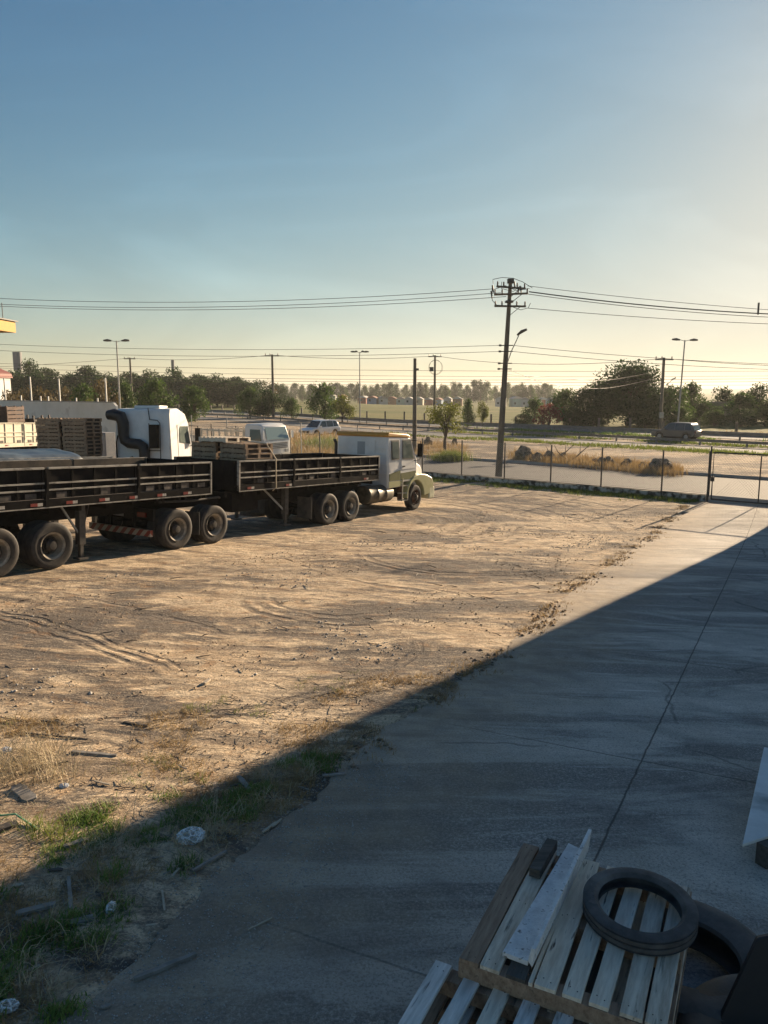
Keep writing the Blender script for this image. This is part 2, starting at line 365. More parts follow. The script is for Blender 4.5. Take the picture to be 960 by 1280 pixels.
# the concrete apron, its joints and the sand blown over its edge
J0 = Vector((1.77, 5.76)); JD = Vector((math.sin(R(28.07)), math.cos(R(28.07)))); XD = Vector((.915, -.403))
def concrete_material():
    m = bpy.data.materials.new('apron_concrete'); m.use_nodes = True; n = m.node_tree.nodes; l = m.node_tree.links; b = n['Principled BSDF']
    b.inputs['Roughness'].default_value = .88; b.inputs['Specular IOR Level'].default_value = .3
    uv = n.new('ShaderNodeUVMap'); sep = n.new('ShaderNodeSeparateXYZ'); l.new(uv.outputs[0], sep.inputs[0])
    tc = n.new('ShaderNodeTexCoord')
    def nz(sc_, det=6, vec=None, rough=.6, dist=0):
        x = n.new('ShaderNodeTexNoise'); x.inputs['Scale'].default_value = sc_; x.inputs['Detail'].default_value = det; x.inputs['Roughness'].default_value = rough
        x.inputs['Distortion'].default_value = dist
        l.new(vec or tc.outputs['Object'], x.inputs['Vector']); return x.outputs[0]
    def M(op, a, b_=None, c=None):
        x = n.new('ShaderNodeMath'); x.operation = op
        for i, v in enumerate((a, b_, c)):
            if v is None: continue
            if isinstance(v, (int, float)): x.inputs[i].default_value = v
            else: l.new(v, x.inputs[i])
        return x.outputs[0]
    def ramp(v, a, b_, c=0., d=1.):
        x = n.new('ShaderNodeMapRange'); x.inputs[1].default_value = a; x.inputs[2].default_value = b_; x.inputs[3].default_value = c; x.inputs[4].default_value = d
        l.new(v, x.inputs[0]); return x.outputs[0]
    def mix(f, a, b_):
        x = n.new('ShaderNodeMix'); x.data_type = 'RGBA'; l.new(f, x.inputs[0])
        for i, v in ((6, a), (7, b_)):
            if isinstance(v, tuple): x.inputs[i].default_value = (*v, 1)
            else: l.new(v, x.inputs[i])
        return x.outputs[2]
    mp = n.new('ShaderNodeMapping'); mp.inputs['Rotation'].default_value = (0, 0, R(10)); mp.inputs['Scale'].default_value = (.35, 1.6, 1); l.new(tc.outputs['Object'], mp.inputs[0])
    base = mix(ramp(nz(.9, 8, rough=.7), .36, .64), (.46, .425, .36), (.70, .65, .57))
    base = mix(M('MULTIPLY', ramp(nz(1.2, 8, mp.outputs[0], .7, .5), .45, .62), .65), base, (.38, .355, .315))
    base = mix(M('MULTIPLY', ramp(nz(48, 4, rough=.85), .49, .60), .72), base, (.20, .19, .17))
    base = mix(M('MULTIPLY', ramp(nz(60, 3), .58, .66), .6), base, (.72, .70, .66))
    patch = ramp(nz(.55, 8, mp.outputs[0], .7, 1.0), .47, .56)
    base = mix(M('MULTIPLY', M('MULTIPLY', patch, ramp(nz(40, 4, rough=.9), .36, .55)), .85), base, (.15, .143, .132))
    wv = n.new('ShaderNodeTexWave'); wv.wave_type = 'RINGS'; wv.rings_direction = 'Z'; wv.inputs['Scale'].default_value = .30; wv.inputs['Distortion'].default_value = 2.0; wv.inputs['Detail'].default_value = 3
    mw = n.new('ShaderNodeMapping'); mw.inputs['Location'].default_value = (9, 4, 0); l.new(tc.outputs['Object'], mw.inputs[0]); l.new(mw.outputs[0], wv.inputs[0])
    base = mix(M('MULTIPLY', M('MULTIPLY', ramp(wv.outputs[1], .8, .98), ramp(nz(.5, 4), .46, .56)), .3), base, (.16, .155, .145))
    ms = n.new('ShaderNodeMapping'); ms.inputs['Rotation'].default_value = (0, 0, R(-14)); ms.inputs['Scale'].default_value = (.5, 9, 1); l.new(tc.outputs['Object'], ms.inputs[0])
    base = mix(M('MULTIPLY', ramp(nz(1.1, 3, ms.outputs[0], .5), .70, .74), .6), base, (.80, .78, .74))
    # dust and sand near the open edge (u = distance inside the edge is stored in uv.x)
    u = sep.outputs[0]; v = sep.outputs[1]
    sand = ramp(M('ADD', u, M('MULTIPLY', nz(.8, 8, rough=.7), -2.6)), -.9, .9, 1, 0)
    base = mix(M('MULTIPLY', sand, .65), base, mix(ramp(nz(3, 6), .4, .6), (.40, .30, .19), (.26, .195, .13)))
    # joints: uv.z-like coordinates in a second map
    uv2 = n.new('ShaderNodeUVMap'); uv2.uv_map = 'joints'; s2 = n.new('ShaderNodeSeparateXYZ'); l.new(uv2.outputs[0], s2.inputs[0])
    a, c_ = s2.outputs[0], s2.outputs[1]
    wob = M('MULTIPLY', M('SUBTRACT', nz(6, 3), .5), .03)
    la = M('ABSOLUTE', M('ADD', M('SUBTRACT', M('FRACT', M('ADD', M('DIVIDE', a, 3.9), .5)), .5), M('DIVIDE', wob, 3.9)))
    lc = M('ABSOLUTE', M('ADD', M('SUBTRACT', M('FRACT', M('ADD', M('DIVIDE', c_, 3.9), .5)), .5), M('DIVIDE', wob, 3.9)))
    ja = ramp(M('MULTIPLY', la, 3.9), .005, .012, 1, 0); jc = ramp(M('MULTIPLY', lc, 3.9), .006, .015, 1, 0)
    jj = M('MAXIMUM', ja, M('MULTIPLY', jc, .8))
    jj = M('MULTIPLY', jj, M('SUBTRACT', 1.0, M('MULTIPLY', sand, .8)))
    # hairline cracks
    vo = n.new('ShaderNodeTexVoronoi'); vo.feature = 'DISTANCE_TO_EDGE'; vo.inputs['Scale'].default_value = .33
    dn = n.new('ShaderNodeMix'); dn.data_type = 'VECTOR'; dn.inputs[0].default_value = .35; l.new(tc.outputs['Object'], dn.inputs[4])
    nv = n.new('ShaderNodeTexNoise'); nv.inputs['Scale'].default_value = .9; nv.inputs['Detail'].default_value = 8; l.new(tc.outputs['Object'], nv.inputs['Vector']); l.new(nv.outputs['Color'], dn.inputs[5])
    l.new(dn.outputs[1], vo.inputs['Vector'])
    ck = M('MULTIPLY', ramp(vo.outputs['Distance'], .0, .006, 1, 0), ramp(nz(.35, 2), .52, .58))
    base = mix(M('MULTIPLY', ck, .55), base, (.04, .04, .04))
    base = mix(M('MULTIPLY', jj, .8), base, (.06, .06, .057))
    l.new(base, b.inputs['Base Color'])
    h = M('ADD', M('MULTIPLY', nz(38, 5, rough=.8), .018), M('ADD', M('MULTIPLY', nz(4, 5), .012), M('MULTIPLY', M('MAXIMUM', jj, M('MULTIPLY', ck, .5)), -.02)))
    bp = n.new('ShaderNodeBump'); bp.inputs['Distance'].default_value = 1; bp.inputs['Strength'].default_value = .8
    l.new(h, bp.inputs['Height']); l.new(bp.outputs[0], b.inputs['Normal'])
    return m
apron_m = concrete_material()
cy = list(np.arange(-6, 2, .15))+list(np.arange(2, 12, .04))+list(np.arange(12, 36.5, .3))
cu_ = [0, .15, .3, .5, .8, 1.2, 2, 3, 4.5, 6, 8, 10, 13, 16, 20]
cv = []; uv1 = []; uv2 = []
def fenceY(X): return (FQ-.3-FN.x*X)/FN.y
for Y in cy:
    ex = edgeX(Y)+.10*mn.noise(Vector((Y*1.3, 0, 0)))+.08*mn.noise(Vector((Y*4, 2, 0)))+.035*mn.noise(Vector((Y*14, 2, 0)))
    for u in cu_:
        X = ex+u; Yc = Y
        if FN.x*X+FN.y*Yc > FQ+1.0: Yc = (FQ+1.0-FN.x*X)/FN.y
        cv.append((X, Yc, G(X, Yc)+.006)); uv1.append((u, Y))
        d = Vector((X, Yc))-J0; det = JD.x*XD.y-JD.y*XD.x
        along = (d.x*XD.y-d.y*XD.x)/det; across = (JD.x*d.y-JD.y*d.x)/det
        uv2.append((across, along-1.88-(.0 if across < 0 else 0)))
idx = np.arange(len(cv)).reshape(len(cy), len(cu_))
F = np.stack([idx[:-1, :-1], idx[:-1, 1:], idx[1:, 1:], idx[1:, :-1]], -1).reshape(-1, 4)
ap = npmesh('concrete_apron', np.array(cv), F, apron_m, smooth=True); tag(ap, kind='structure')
for nm, data in (('UVMap', uv1), ('joints', uv2)):
    lay = ap.data.uv_layers.new(name=nm); li = np.zeros(len(ap.data.loops), dtype=np.int32); ap.data.loops.foreach_get('vertex_index', li)
    lay.data.foreach_set('uv', np.array(data, dtype=np.float32)[li].ravel())
tex_uv = [x for x in apron_m.node_tree.nodes if x.type == 'UVMAP' and not x.uv_map]
for x in tex_uv: x.uv_map = 'UVMap'

# ---------------------------------------------------------------- roads, kerb and verges
asphalt = mat('asphalt', (.05, .052, .053), (.075, .076, .076), rough=.85, scale=.8, stretch=(1, 1, 1), bump=.004, bscale=30, c3=(.11, .10, .09), s3=1.5, f3=(.62, .78))
asphalt2 = mat('pale_asphalt', (.11, .112, .11), (.16, .16, .155), rough=.9, scale=.6, bump=.004, bscale=25)
kerb_m = mat('kerb_concrete', (.30, .28, .25), (.42, .39, .34), rough=.9, scale=2)
verge_m = mat('verge_earth', (.25, .19, .12), (.34, .26, .17), rough=.95, scale=.5, bump=.02, bscale=6, c3=(.12, .11, .05), s3=.5, f3=(.5, .65))
def strip(name, N, Vd, q0, q1, t0, t1, m, dz, step=3.0, kind='structure', thick=0):
    ts = np.arange(t0, t1+.01, step); qs = np.linspace(q0, q1, max(2, int((q1-q0)/2)+1))
    vv = []
    for t in ts:
        for q in qs:
            X = N.x*q+Vd.x*t; Y = N.y*q+Vd.y*t; vv.append((X, Y, G(X, Y)+dz))
    ix = np.arange(len(vv)).reshape(len(ts), len(qs)); f = np.stack([ix[:-1, :-1], ix[:-1, 1:], ix[1:, 1:], ix[1:, :-1]], -1).reshape(-1, 4)
    vv = np.array(vv)
    if thick:
        n0 = len(vv); lo = vv.copy(); lo[:, 2] -= thick; vv = np.vstack([vv, lo]); rows = []
        for col in (0, len(qs)-1):
            a = ix[:-1, col]; b_ = ix[1:, col]; rows.append(np.stack([a, b_, b_+n0, a+n0], -1))
        f = np.vstack([f]+rows)
    o = npmesh(name, vv, f, m); tag(o, kind=kind); return o
strip('road', FN, FV, FQ+.35, FQ+10.5, -150, 110, asphalt, .0)
strip('kerb', FN, FV, FQ+10.5, FQ+10.75, -150, 110, kerb_m, .12, thick=.3)
strip('pavement', FN, FV, FQ-.02, FQ+1.6, -150, 110, kerb_m, .08, thick=.3)
strip('side_road', HN, HV, 61.6, 66.9, -300, 160, asphalt2, .02)
strip('highway', HN, HV, 70.6, 75.8, -500, 260, asphalt2, .02)
strip('highway_lane', HN, HV, 78.6, 82.4, -500, 260, asphalt2, .02)
for q in (71.0, 75.4): strip('road_marking', HN, HV, q, q+.12, -400, 160, mat('road_paint', (.6, .6, .56), (.4, .4, .37), scale=2), .03)
# far hills fading into the haze
hv = []; na = 120
hill_m = mat('hill_cover', (.05, .065, .045), (.09, .10, .06), scale=.004, rough=1)
for i in range(na):
    a = R(-60+120*i/(na-1)); h = 4+7*mn.fractal(Vector((i*.11, 0, 5)), 1, 2, 4)
    for rr, zz in ((1900, -30), (2300, max(2, h)), (2900, max(4, h*1.4)), (3400, -30)): hv.append((rr*math.sin(a), rr*math.cos(a), zz))
ix = np.arange(na*4).reshape(na, 4); f = np.stack([ix[:-1, :-1], ix[:-1, 1:], ix[1:, 1:], ix[1:, :-1]], -1).reshape(-1, 4)
tag(npmesh('hills', np.array(hv), f, hill_m, smooth=True), kind='structure')

# ---------------------------------------------------------------- haze over the whole scene
hz = MB(); hz.box(-3300, 3300, -300, 4600, -45, 45); hm = bpy.data.materials.new('haze_air'); hm.use_nodes = True
hn = hm.node_tree.nodes; hn.remove(hn['Principled BSDF']); pv = hn.new('ShaderNodeVolumePrincipled'); pv.inputs['Density'].default_value = .00022; pv.inputs['Color'].default_value = (.9, .9, .88, 1); pv.inputs['Anisotropy'].default_value = .3
hm.node_tree.links.new(pv.outputs[0], hn['Material Output'].inputs['Volume']); tag(hz.build('haze', hm), kind='stuff')

# ---------------------------------------------------------------- the warehouse whose shadow lies over the apron (outside the frame)
SD = Vector((math.sin(R(SUN_AZ)), math.cos(R(SUN_AZ)))); SR = Vector((SD.y, -SD.x))
W0 = Vector((-2.79, 5.10))+SD*29.5
wh = empty('warehouse', (W0.x, W0.y, -1.5), heading(SUN_AZ), 'large grey metal sided warehouse beside the gate', 'building')
mb = MB(); mb.box(0, 18, -26, 0, 0, 9.1); mb.build('wall', mat('metal_cladding', (.42, .43, .42), (.36, .37, .36), scale=1, stretch=(6, 6, .3)), wh)
mb = MB(); mb.box(-.3, 18.3, -26.3, -.02, 9.103, 9.35); mb.build('roof', galv, wh)
for k in range(2):
    mb = MB(); mb.box(-.06, -.003, -9-10*k, -4-10*k, 0, 4.2); mb.build('roller_door', darksteel, wh)

# ---------------------------------------------------------------- wheels
def tyre_prof(r, wd, bead):                         # closed profile, axis along Y, centred
    h = wd/2; p = [(bead, -h*.72), (bead+.02, -h*.9), (r*.80, -h), (r*.93, -h*.97), (r*.985, -h*.86)]
    for k in range(4):
        c = -h*.6+k*h*.4; p += [(r, c-.022), (r-.012, c-.012), (r-.012, c+.012), (r, c+.022)]
    p += [(r*.985, h*.86), (r*.93, h*.97), (r*.80, h), (bead+.02, h*.9), (bead, h*.72)]
    return p
def add_wheel(parent, x, y, side, dual=True, r=.52, front=False, z=None, dusty=True):
    z = r if z is None else z
    s = side                                        # -1: outer face towards -y
    wd = .27; rb = r*.56
    M = Matrix.Translation((x, y+s*0, z))
    mb = MB(); mb.lathe(tyre_prof(r, wd, rb), 40, None, M@Matrix.Translation((0, -s*wd/2, 0)), True)
    if dual: mb.lathe(tyre_prof(r, wd, rb), 40, None, M@Matrix.Translation((0, -s*(wd*1.5+.06), 0)), True)
    wheel = empty('wheel', (0, 0, 0)); wheel.parent = parent
    t = mb.build('tyre', rubber, wheel, smooth=True)
    mb = MB(); o = s
    dish = -.17 if dual else .02                     # where the wheel disc sits behind the outer face
    prof = [(rb+.012, .005), (rb+.008, -.018), (rb-.03, -.03), (rb-.05, -.10), (rb-.07, dish if dual else -.08), (rb*.55, dish-(.0 if dual else -.02)), (rb*.5, dish+.02 if dual else -.01), (0.001, dish+.02 if dual else -.01)]
    if dual:
        mb.lathe([(a, (b_ if s > 0 else -b_)) for a, b_ in prof[:5]]+[(rb-.085, (dish+.01)*s)], 40, None, M, cap=False); mb.lathe([(a, (b_ if s > 0 else -b_)) for a, b_ in [(rb-.072, dish+.008)]+prof[5:]], 40, hub_m, M, cap=False)
    else: mb.lathe([(a, (b_ if s > 0 else -b_)) for a, b_ in prof], 40, None, M, cap=False)
    for k in range(6):                               # hand holes
        pass
    mb.build('rim', rim_m if not front else rust_m, wheel, smooth=True)
    mb = MB(); e = dish+.02
    prof = [(.13, e), (.13, e+.09), (.10, e+.12), (.085, e+.16), (.001, e+.165)] if dual else [(.11, 0), (.11, .05), (.06, .07), (.001, .072)]
    mb.lathe([(a, (b_ if s > 0 else -b_)) for a, b_ in prof], 20, None, M)
    for k in range(8):
        a = 2*PI*k/8; c = Matrix.Translation((x+.165*math.cos(a), y, z+.165*math.sin(a)))
        mb.lathe([(.018, (e-.01)*(1 if s > 0 else -1)), (.018, (e+.045)*(1 if s > 0 else -1))], 6, None, c)
    mb.build('hub', hub_m, wheel, smooth=True)
    return wheel

# ---------------------------------------------------------------- drop-side trailer bed
def side_panels(root, x0, x1, n, side, z0=1.38, z1=2.24, paint=None, edge=None, yy=1.3, tape=True, name='side_panel'):
    paint = paint or blackpaint; edge = edge or wornedge
    L = (x1-x0)/n; s = side; H_ = z1-z0; y = s*yy
    def yb(mb, a, b_, d0, d1, c, d, m=None):         # box with depth measured inward from the outer face
        ya, yb_ = y-s*d0, y-s*d1; mb.box(a, b_, min(ya, yb_), max(ya, yb_), c, d, m)
    zb = z0+.17
    for k in range(n):
        a = x0+L*k+.05; b_ = x0+L*(k+1)-.05
        mb = MB(); yb(mb, a, b_, .045, .075, zb+.01, z1-.01, paint)
        nr = max(3, round((b_-a)/.62)); 
        for i in range(nr+1):
            xx = a+.03+(b_-a-.06)*i/nr
            mb.prism([(xx-.035, zb+.012), (xx+.035, zb+.012), (xx+.025, z1-.03), (xx-.025, z1-.03)], y-s*.045, y-s*(.012+random.random()*.004), paint)
            if i < nr and random.random() < .75:      # latch brackets near the bottom
                xm = xx+(b_-a)/nr*.5; yb(mb, xm-.13, xm+.13, .03, .045, zb+.02, zb+.13+.05*random.random(), mat('grey_bracket', (.03, .028, .026), (.12, .10, .085), scale=6))
        yb(mb, a, b_, .0, .05, z1-.045, z1, edge)
        for zz in (z0+.43*H_, z0+.60*H_): yb(mb, a, b_, .004, .044, zz-.018, zz+.018, edge)
        mb.build(name, paint, root, bevel=.004)
        if k < n-1:
            mb = MB(); yb(mb, b_+.008, b_+.092, -.01, .07, z0, z1-.03, paint); mb.box(b_+.03, b_+.07, y-s*.0-.02, y-s*.0+.02, z0+.3, z1-.12, paint)
            mb.build('stake', paint, root)
    for xx in (x0, x1-.05): mb = MB(); yb(mb, xx, xx+.048, -.004, .08, z0, z1, edge); mb.build('corner_post', edge, root)
    mb = MB(); yb(mb, x0, x1, .0, .08, z0-.02, zb, paint); yb(mb, x0, x1, -.006, .0, z0-.02, z0+.005, edge)
    mb.build('bed_rail', paint, root)
    if tape:
        xx = x0+.35
        while xx < x1-.5:
            if random.random() < .18: xx += .86; continue
            mb = MB(); yb(mb, xx, xx+.16, -.008, -.001, z0+.035, z0+.1, red_refl)
            yb(mb, xx+.16, xx+.28, -.008, -.001, z0+.035, z0+.1, white_refl); xx += .86; mb.build('reflective_tape', red_refl, root)
def make_bed(root, x0, x1, z0=1.38, z1=2.24, n=3, paint=None, edge=None, inner=None):
    mb = MB(); mb.box(x0+.05, x1-.05, -1.22, 1.22, z0+.06, z0+.14); mb.build('bed_floor', bedfloor_m, root)
    side_panels(root, x0, x1, n, -1, z0, z1, paint, edge); side_panels(root, x0, x1, n, 1, z0, z1, inner or paint, edge)
    for xx, s in ((x0, 1), (x1, -1)):
        mb = MB(); X0, X1 = (xx, xx+.07) if s > 0 else (xx-.07, xx)
        mb.box(X0+.02, X1-.02, -1.21, 1.21, z0, z1-.01, paint or blackpaint)
        for k in range(6):
            yc = -1.1+.44*k; xo = xx if s > 0 else xx; mb.box(min(xo, xo+s*.019), max(xo, xo+s*.019), yc-.03, yc+.03, z0+.02, z1-.02, paint or blackpaint)
        mb.build('end_panel', paint or blackpaint, root)
def frame_rails(root, x0, x1, z0=.95, z1=1.36):
    mb = MB()
    for y in (-.42, .42): mb.box(x0, x1, y-.05, y+.05, z0, z1)
    x = x0+.3
    while x < x1: mb.box(x, x+.08, -1.15, 1.15, z1-.14, z1-.003); mb.box(x+.01, x+.07, -.36, .36, z0+.05, z0+.2); x += .75
    mb.build('chassis', chassis_m, root)
def axle(root, x, r=.52):
    mb = MB(); mb.tube([(x, -.75, r), (x, .75, r)], .07, 10)
    for y in (-.5, .5):
        for k in range(4): mb.box(x-.5+k*.07, x+.5-k*.07, y-.04, y+.04, r+.10+k*.022, r+.12+k*.022)
        mb.box(x-.06, x+.06, y-.05, y+.05, r-.1, r+.32)
    mb.build('axle', chassis_m, root)
def mudflap(root, x, y0, y1, z0=.25, z1=.95):
    mb = MB(); mb.box(x, x+.02, y0, y1, z0, z1); mb.build('mud_flap', mat('mud_flap_rubber', (.03, .03, .03), (.08, .07, .06), rough=.8, scale=4), root)

AZ = 32.0; td = Vector((math.sin(R(AZ)), math.cos(R(AZ)))); tn = Vector((td.y, -td.x))
T0 = Vector((-7.22, 16.41))                        # contact point of the near rear wheel, a = 0
def tpos(a, off=0): p = T0+td*a+tn*off; return p
def seat_on(root, a_origin, a0, a1, off=-1.3, az=AZ):
    p0, p1 = tpos(a0, off), tpos(a1, off); z0, z1 = G(*p0), G(*p1); slope = (z1-z0)/(a1-a0)
    po = tpos(a_origin, off); z = z0+slope*(a_origin-a0)
    sit(root, (po.x, po.y, z), heading(az), -math.atan(slope))

# rear trailer (cut by the left edge of the picture)
tb = empty('flatbed_trailer', label='black drop-side trailer nearest the camera, cut off by the left edge', cat='trailer')
seat_on(tb, 0, -1.3, 3.6)
make_bed(tb, -2.6, 4.80, inner=mat('brown_black_boards', (.03, .025, .02), (.09, .07, .05), rough=.8, scale=3)); frame_rails(tb, -2.55, 4.7)
for x in (0, -1.3):
    for s in (-1, 1): add_wheel(tb, x, s*1.28, s)
    axle(tb, x)
for s in (-1, 1):
    mb = MB(); mb.box(.82, .98, s*1.0-.08, s*1.0+.08, .42, 1.36); mb.box(.86, .94, s*1.0-.05, s*1.0+.05, .12, .42); mb.box(.78, 1.02, s*1.0-.12, s*1.0+.12, .08, .12)
    mb.bar((.9, s*1.0, .55), (1.5, s*.5, 1.3), .05, .05); mb.bar((.9, s*1.0, .6), (.4, s*1.0, 1.34), .04, .04, galv)
    mb.build('landing_leg', darksteel, tb)
mb = MB(); mb.box(3.6, 4.6, -.45, .45, 1.1, 1.2); mb.tube([(4.0, 0, 1.12), (4.0, 0, .98)], .06, 12); mb.build('kingpin_plate', chassis_m, tb)

# front trailer
ta = empty('flatbed_trailer', label='black drop-side trailer coupled behind the white truck, carrying a pallet load', cat='trailer')
seat_on(ta, 0, 3.6, 11.0)
make_bed(ta, 5.86, 13.24); frame_rails(ta, 2.9, 13.1)
for x in (3.6, 4.93):
    for s in (-1, 1): add_wheel(ta, x, s*1.28, s)
    axle(ta, x)
mb = MB(); mb.lathe([(.45, 0), (.45, .05), (.08, .05)], 24, None, Matrix.Translation((4.0, 0, 1.30))@Matrix.Rotation(PI/2, 4, 'X')); mb.build('fifth_wheel', darksteel, ta)
bumper_m = bpy.data.materials.new('striped_bumper'); bumper_m.use_nodes = True
n_ = bumper_m.node_tree.nodes; l_ = bumper_m.node_tree.links; wv = n_.new('ShaderNodeTexWave'); wv.wave_profile = 'SAW'; wv.bands_direction = 'DIAGONAL'; wv.inputs['Scale'].default_value = 2.1
tc_ = n_.new('ShaderNodeTexCoord'); cr_ = n_.new('ShaderNodeValToRGB'); cr_.color_ramp.interpolation = 'CONSTANT'; cr_.color_ramp.elements[1].position = .5
cr_.color_ramp.elements[0].color = (.24, .035, .02, 1); cr_.color_ramp.elements[1].color = (.40, .33, .26, 1)
l_.new(tc_.outputs['Object'], wv.inputs[0]); l_.new(wv.outputs[1], cr_.inputs[0]); l_.new(cr_.outputs[0], n_['Principled BSDF'].inputs['Base Color'])
mb = MB(); mb.box(2.78, 2.86, -1.18, 1.18, .40, .56); mb.build('rear_bumper', bumper_m, ta)
mb = MB()
for y in (-.45, .45): mb.box(2.86, 2.92, y-.04, y+.04, .45, 1.1)
mb.box(2.9, 2.98, -1.15, 1.15, .78, 1.08); mb.build('bumper_bracket', chassis_m, ta)
mb = MB(); mb.box(2.886, 2.898, -.05, .35, .82, .97); mb.build('licence_plate', mat('plate_metal', (.22, .22, .22), (.34, .34, .33), scale=30), ta)
for y in (-.75, .75): mb = MB(); mb.box(2.875, 2.898, y-.16, y+.16, .86, .98); mb.build('tail_light', mat('red_lens', (.12, .01, .01), rough=.2), ta)
mudflap(ta, 4.35, -1.28, -.75, .3, .9)
for s in (-1, 1):
    mb = MB(); mb.box(8.18, 8.34, s*1.0-.08, s*1.0+.08, .5, 1.36); mb.box(8.22, 8.30, s*1.0-.05, s*1.0+.05, .2, .5); mb.box(8.12, 8.4, s*1.0-.12, s*1.0+.12, .16, .2)
    mb.bar((8.26, s*1.0, .6), (7.6, s*.7, 1.3), .05, .05, galv); mb.build('landing_leg', darksteel, ta)
mb = MB(); mb.box(5.9, 7.0, -1.0, .2, .75, 1.3); mb.build('tool_box', blackpaint, ta)
for s in (-1,):
    mb = MB(); mb.tube([(5.4, s*1.0, 1.2), (5.2, s*1.15, 1.25), (4.2, s*1.2, 1.22), (3.0, s*1.1, 1.25)], .03, 8); mb.build('air_hose', rubber, ta)

# tractor truck
tt = empty('tractor_truck', label='white bonneted truck with ochre roof and olive stripes pulling the black trailers', cat='truck')
seat_on(tt, 10.2, 10.2, 16.1)
for x in (.08, 1.35):
    for s in (-1, 1): add_wheel(tt, x, s*1.25, s)
    axle(tt, x)
for s in (-1, 1): add_wheel(tt, 5.90, s*1.22, s, dual=False, r=.50, front=True)
mb = MB(); mb.tube([(5.9, -.95, .5), (5.9, .95, .5)], .06, 10); mb.build('front_axle', chassis_m, tt)
mb = MB()
for y in (-.42, .42): mb.box(-.9, 7.0, y-.05, y+.05, .78, 1.05)
for x in (-.8, .6, 2.2, 3.3): mb.box(x, x+.1, -.36, .36, .8, 1.0)
mb.build('chassis', chassis_m, tt)
mudflap(tt, -.95, -1.28, -.7, .3, .98); mudflap(tt, -.95, .7, 1.28, .3, .98)
for s in (-1, 1):                                    # rear quarter fender
    mb = MB(); mb.tube([(2.03+.0*k, s*1.0, .6) for k in (0,)]+[(1.35+.64*math.cos(a), s*1.0, .52+.64*math.sin(a)) for a in np.linspace(0.15, .85, 6)], [.06]*7, 8); mb.build('quarter_fender', mat('pale_plastic', (.5, .48, .42)), tt)
# cab: side outline in x,z; tumblehome through scaling the roof inwards
def cab_shell(root, poly, half, m, name='cab', tuck=.07, z_t=(1.9, 3.0)):
    n = len(poly); v = []
    for s in (-1, 1):
        for x, z in poly:
            k = max(0, min(1, (z-z_t[0])/(z_t[1]-z_t[0]))); v.append((x, s*(half-tuck*k), z))
    mb = MB(); mb.add(v, [tuple(range(n)), tuple(range(2*n-1, n-1, -1))]+[(i, i+n, (i+1) % n+n, (i+1) % n) for i in range(n)], m)
    return mb.build(name, m, root, smooth=True, bevel=.06)
cab_shell(tt, [(3.82, .95), (4.75, .98), (5.0, 1.15), (5.68, 1.15), (5.98, 1.5), (5.98, 1.98), (5.48, 2.86), (3.82, 2.9)], 1.20, white_paint)
cab_shell(tt, [(3.78, 2.872), (5.50, 2.842), (5.42, 2.95), (5.2, 3.0), (3.86, 3.05), (3.78, 3.0)], 1.165, ochre_paint, 'roof_cap', 0)
mb = MB(); hood = [(5.95, 1.02), (5.95, 1.95), (6.3, 1.90), (6.9, 1.72), (7.12, 1.55), (7.22, .88), (6.6, .88)]
for s in (0,): pass
v = []; nn = len(hood)
for s in (-1, 1):
    for x, z in hood: v.append((x, s*(1.02-.17*((x-5.95)/1.2)**2-.08*(z > 1.5)), z))
mb.add(v, [tuple(range(nn)), tuple(range(2*nn-1, nn-1, -1))]+[(i, i+nn, (i+1) % nn+nn, (i+1) % nn) for i in range(nn)]); mb.build('bonnet', white_paint, tt, smooth=True, bevel=.07)
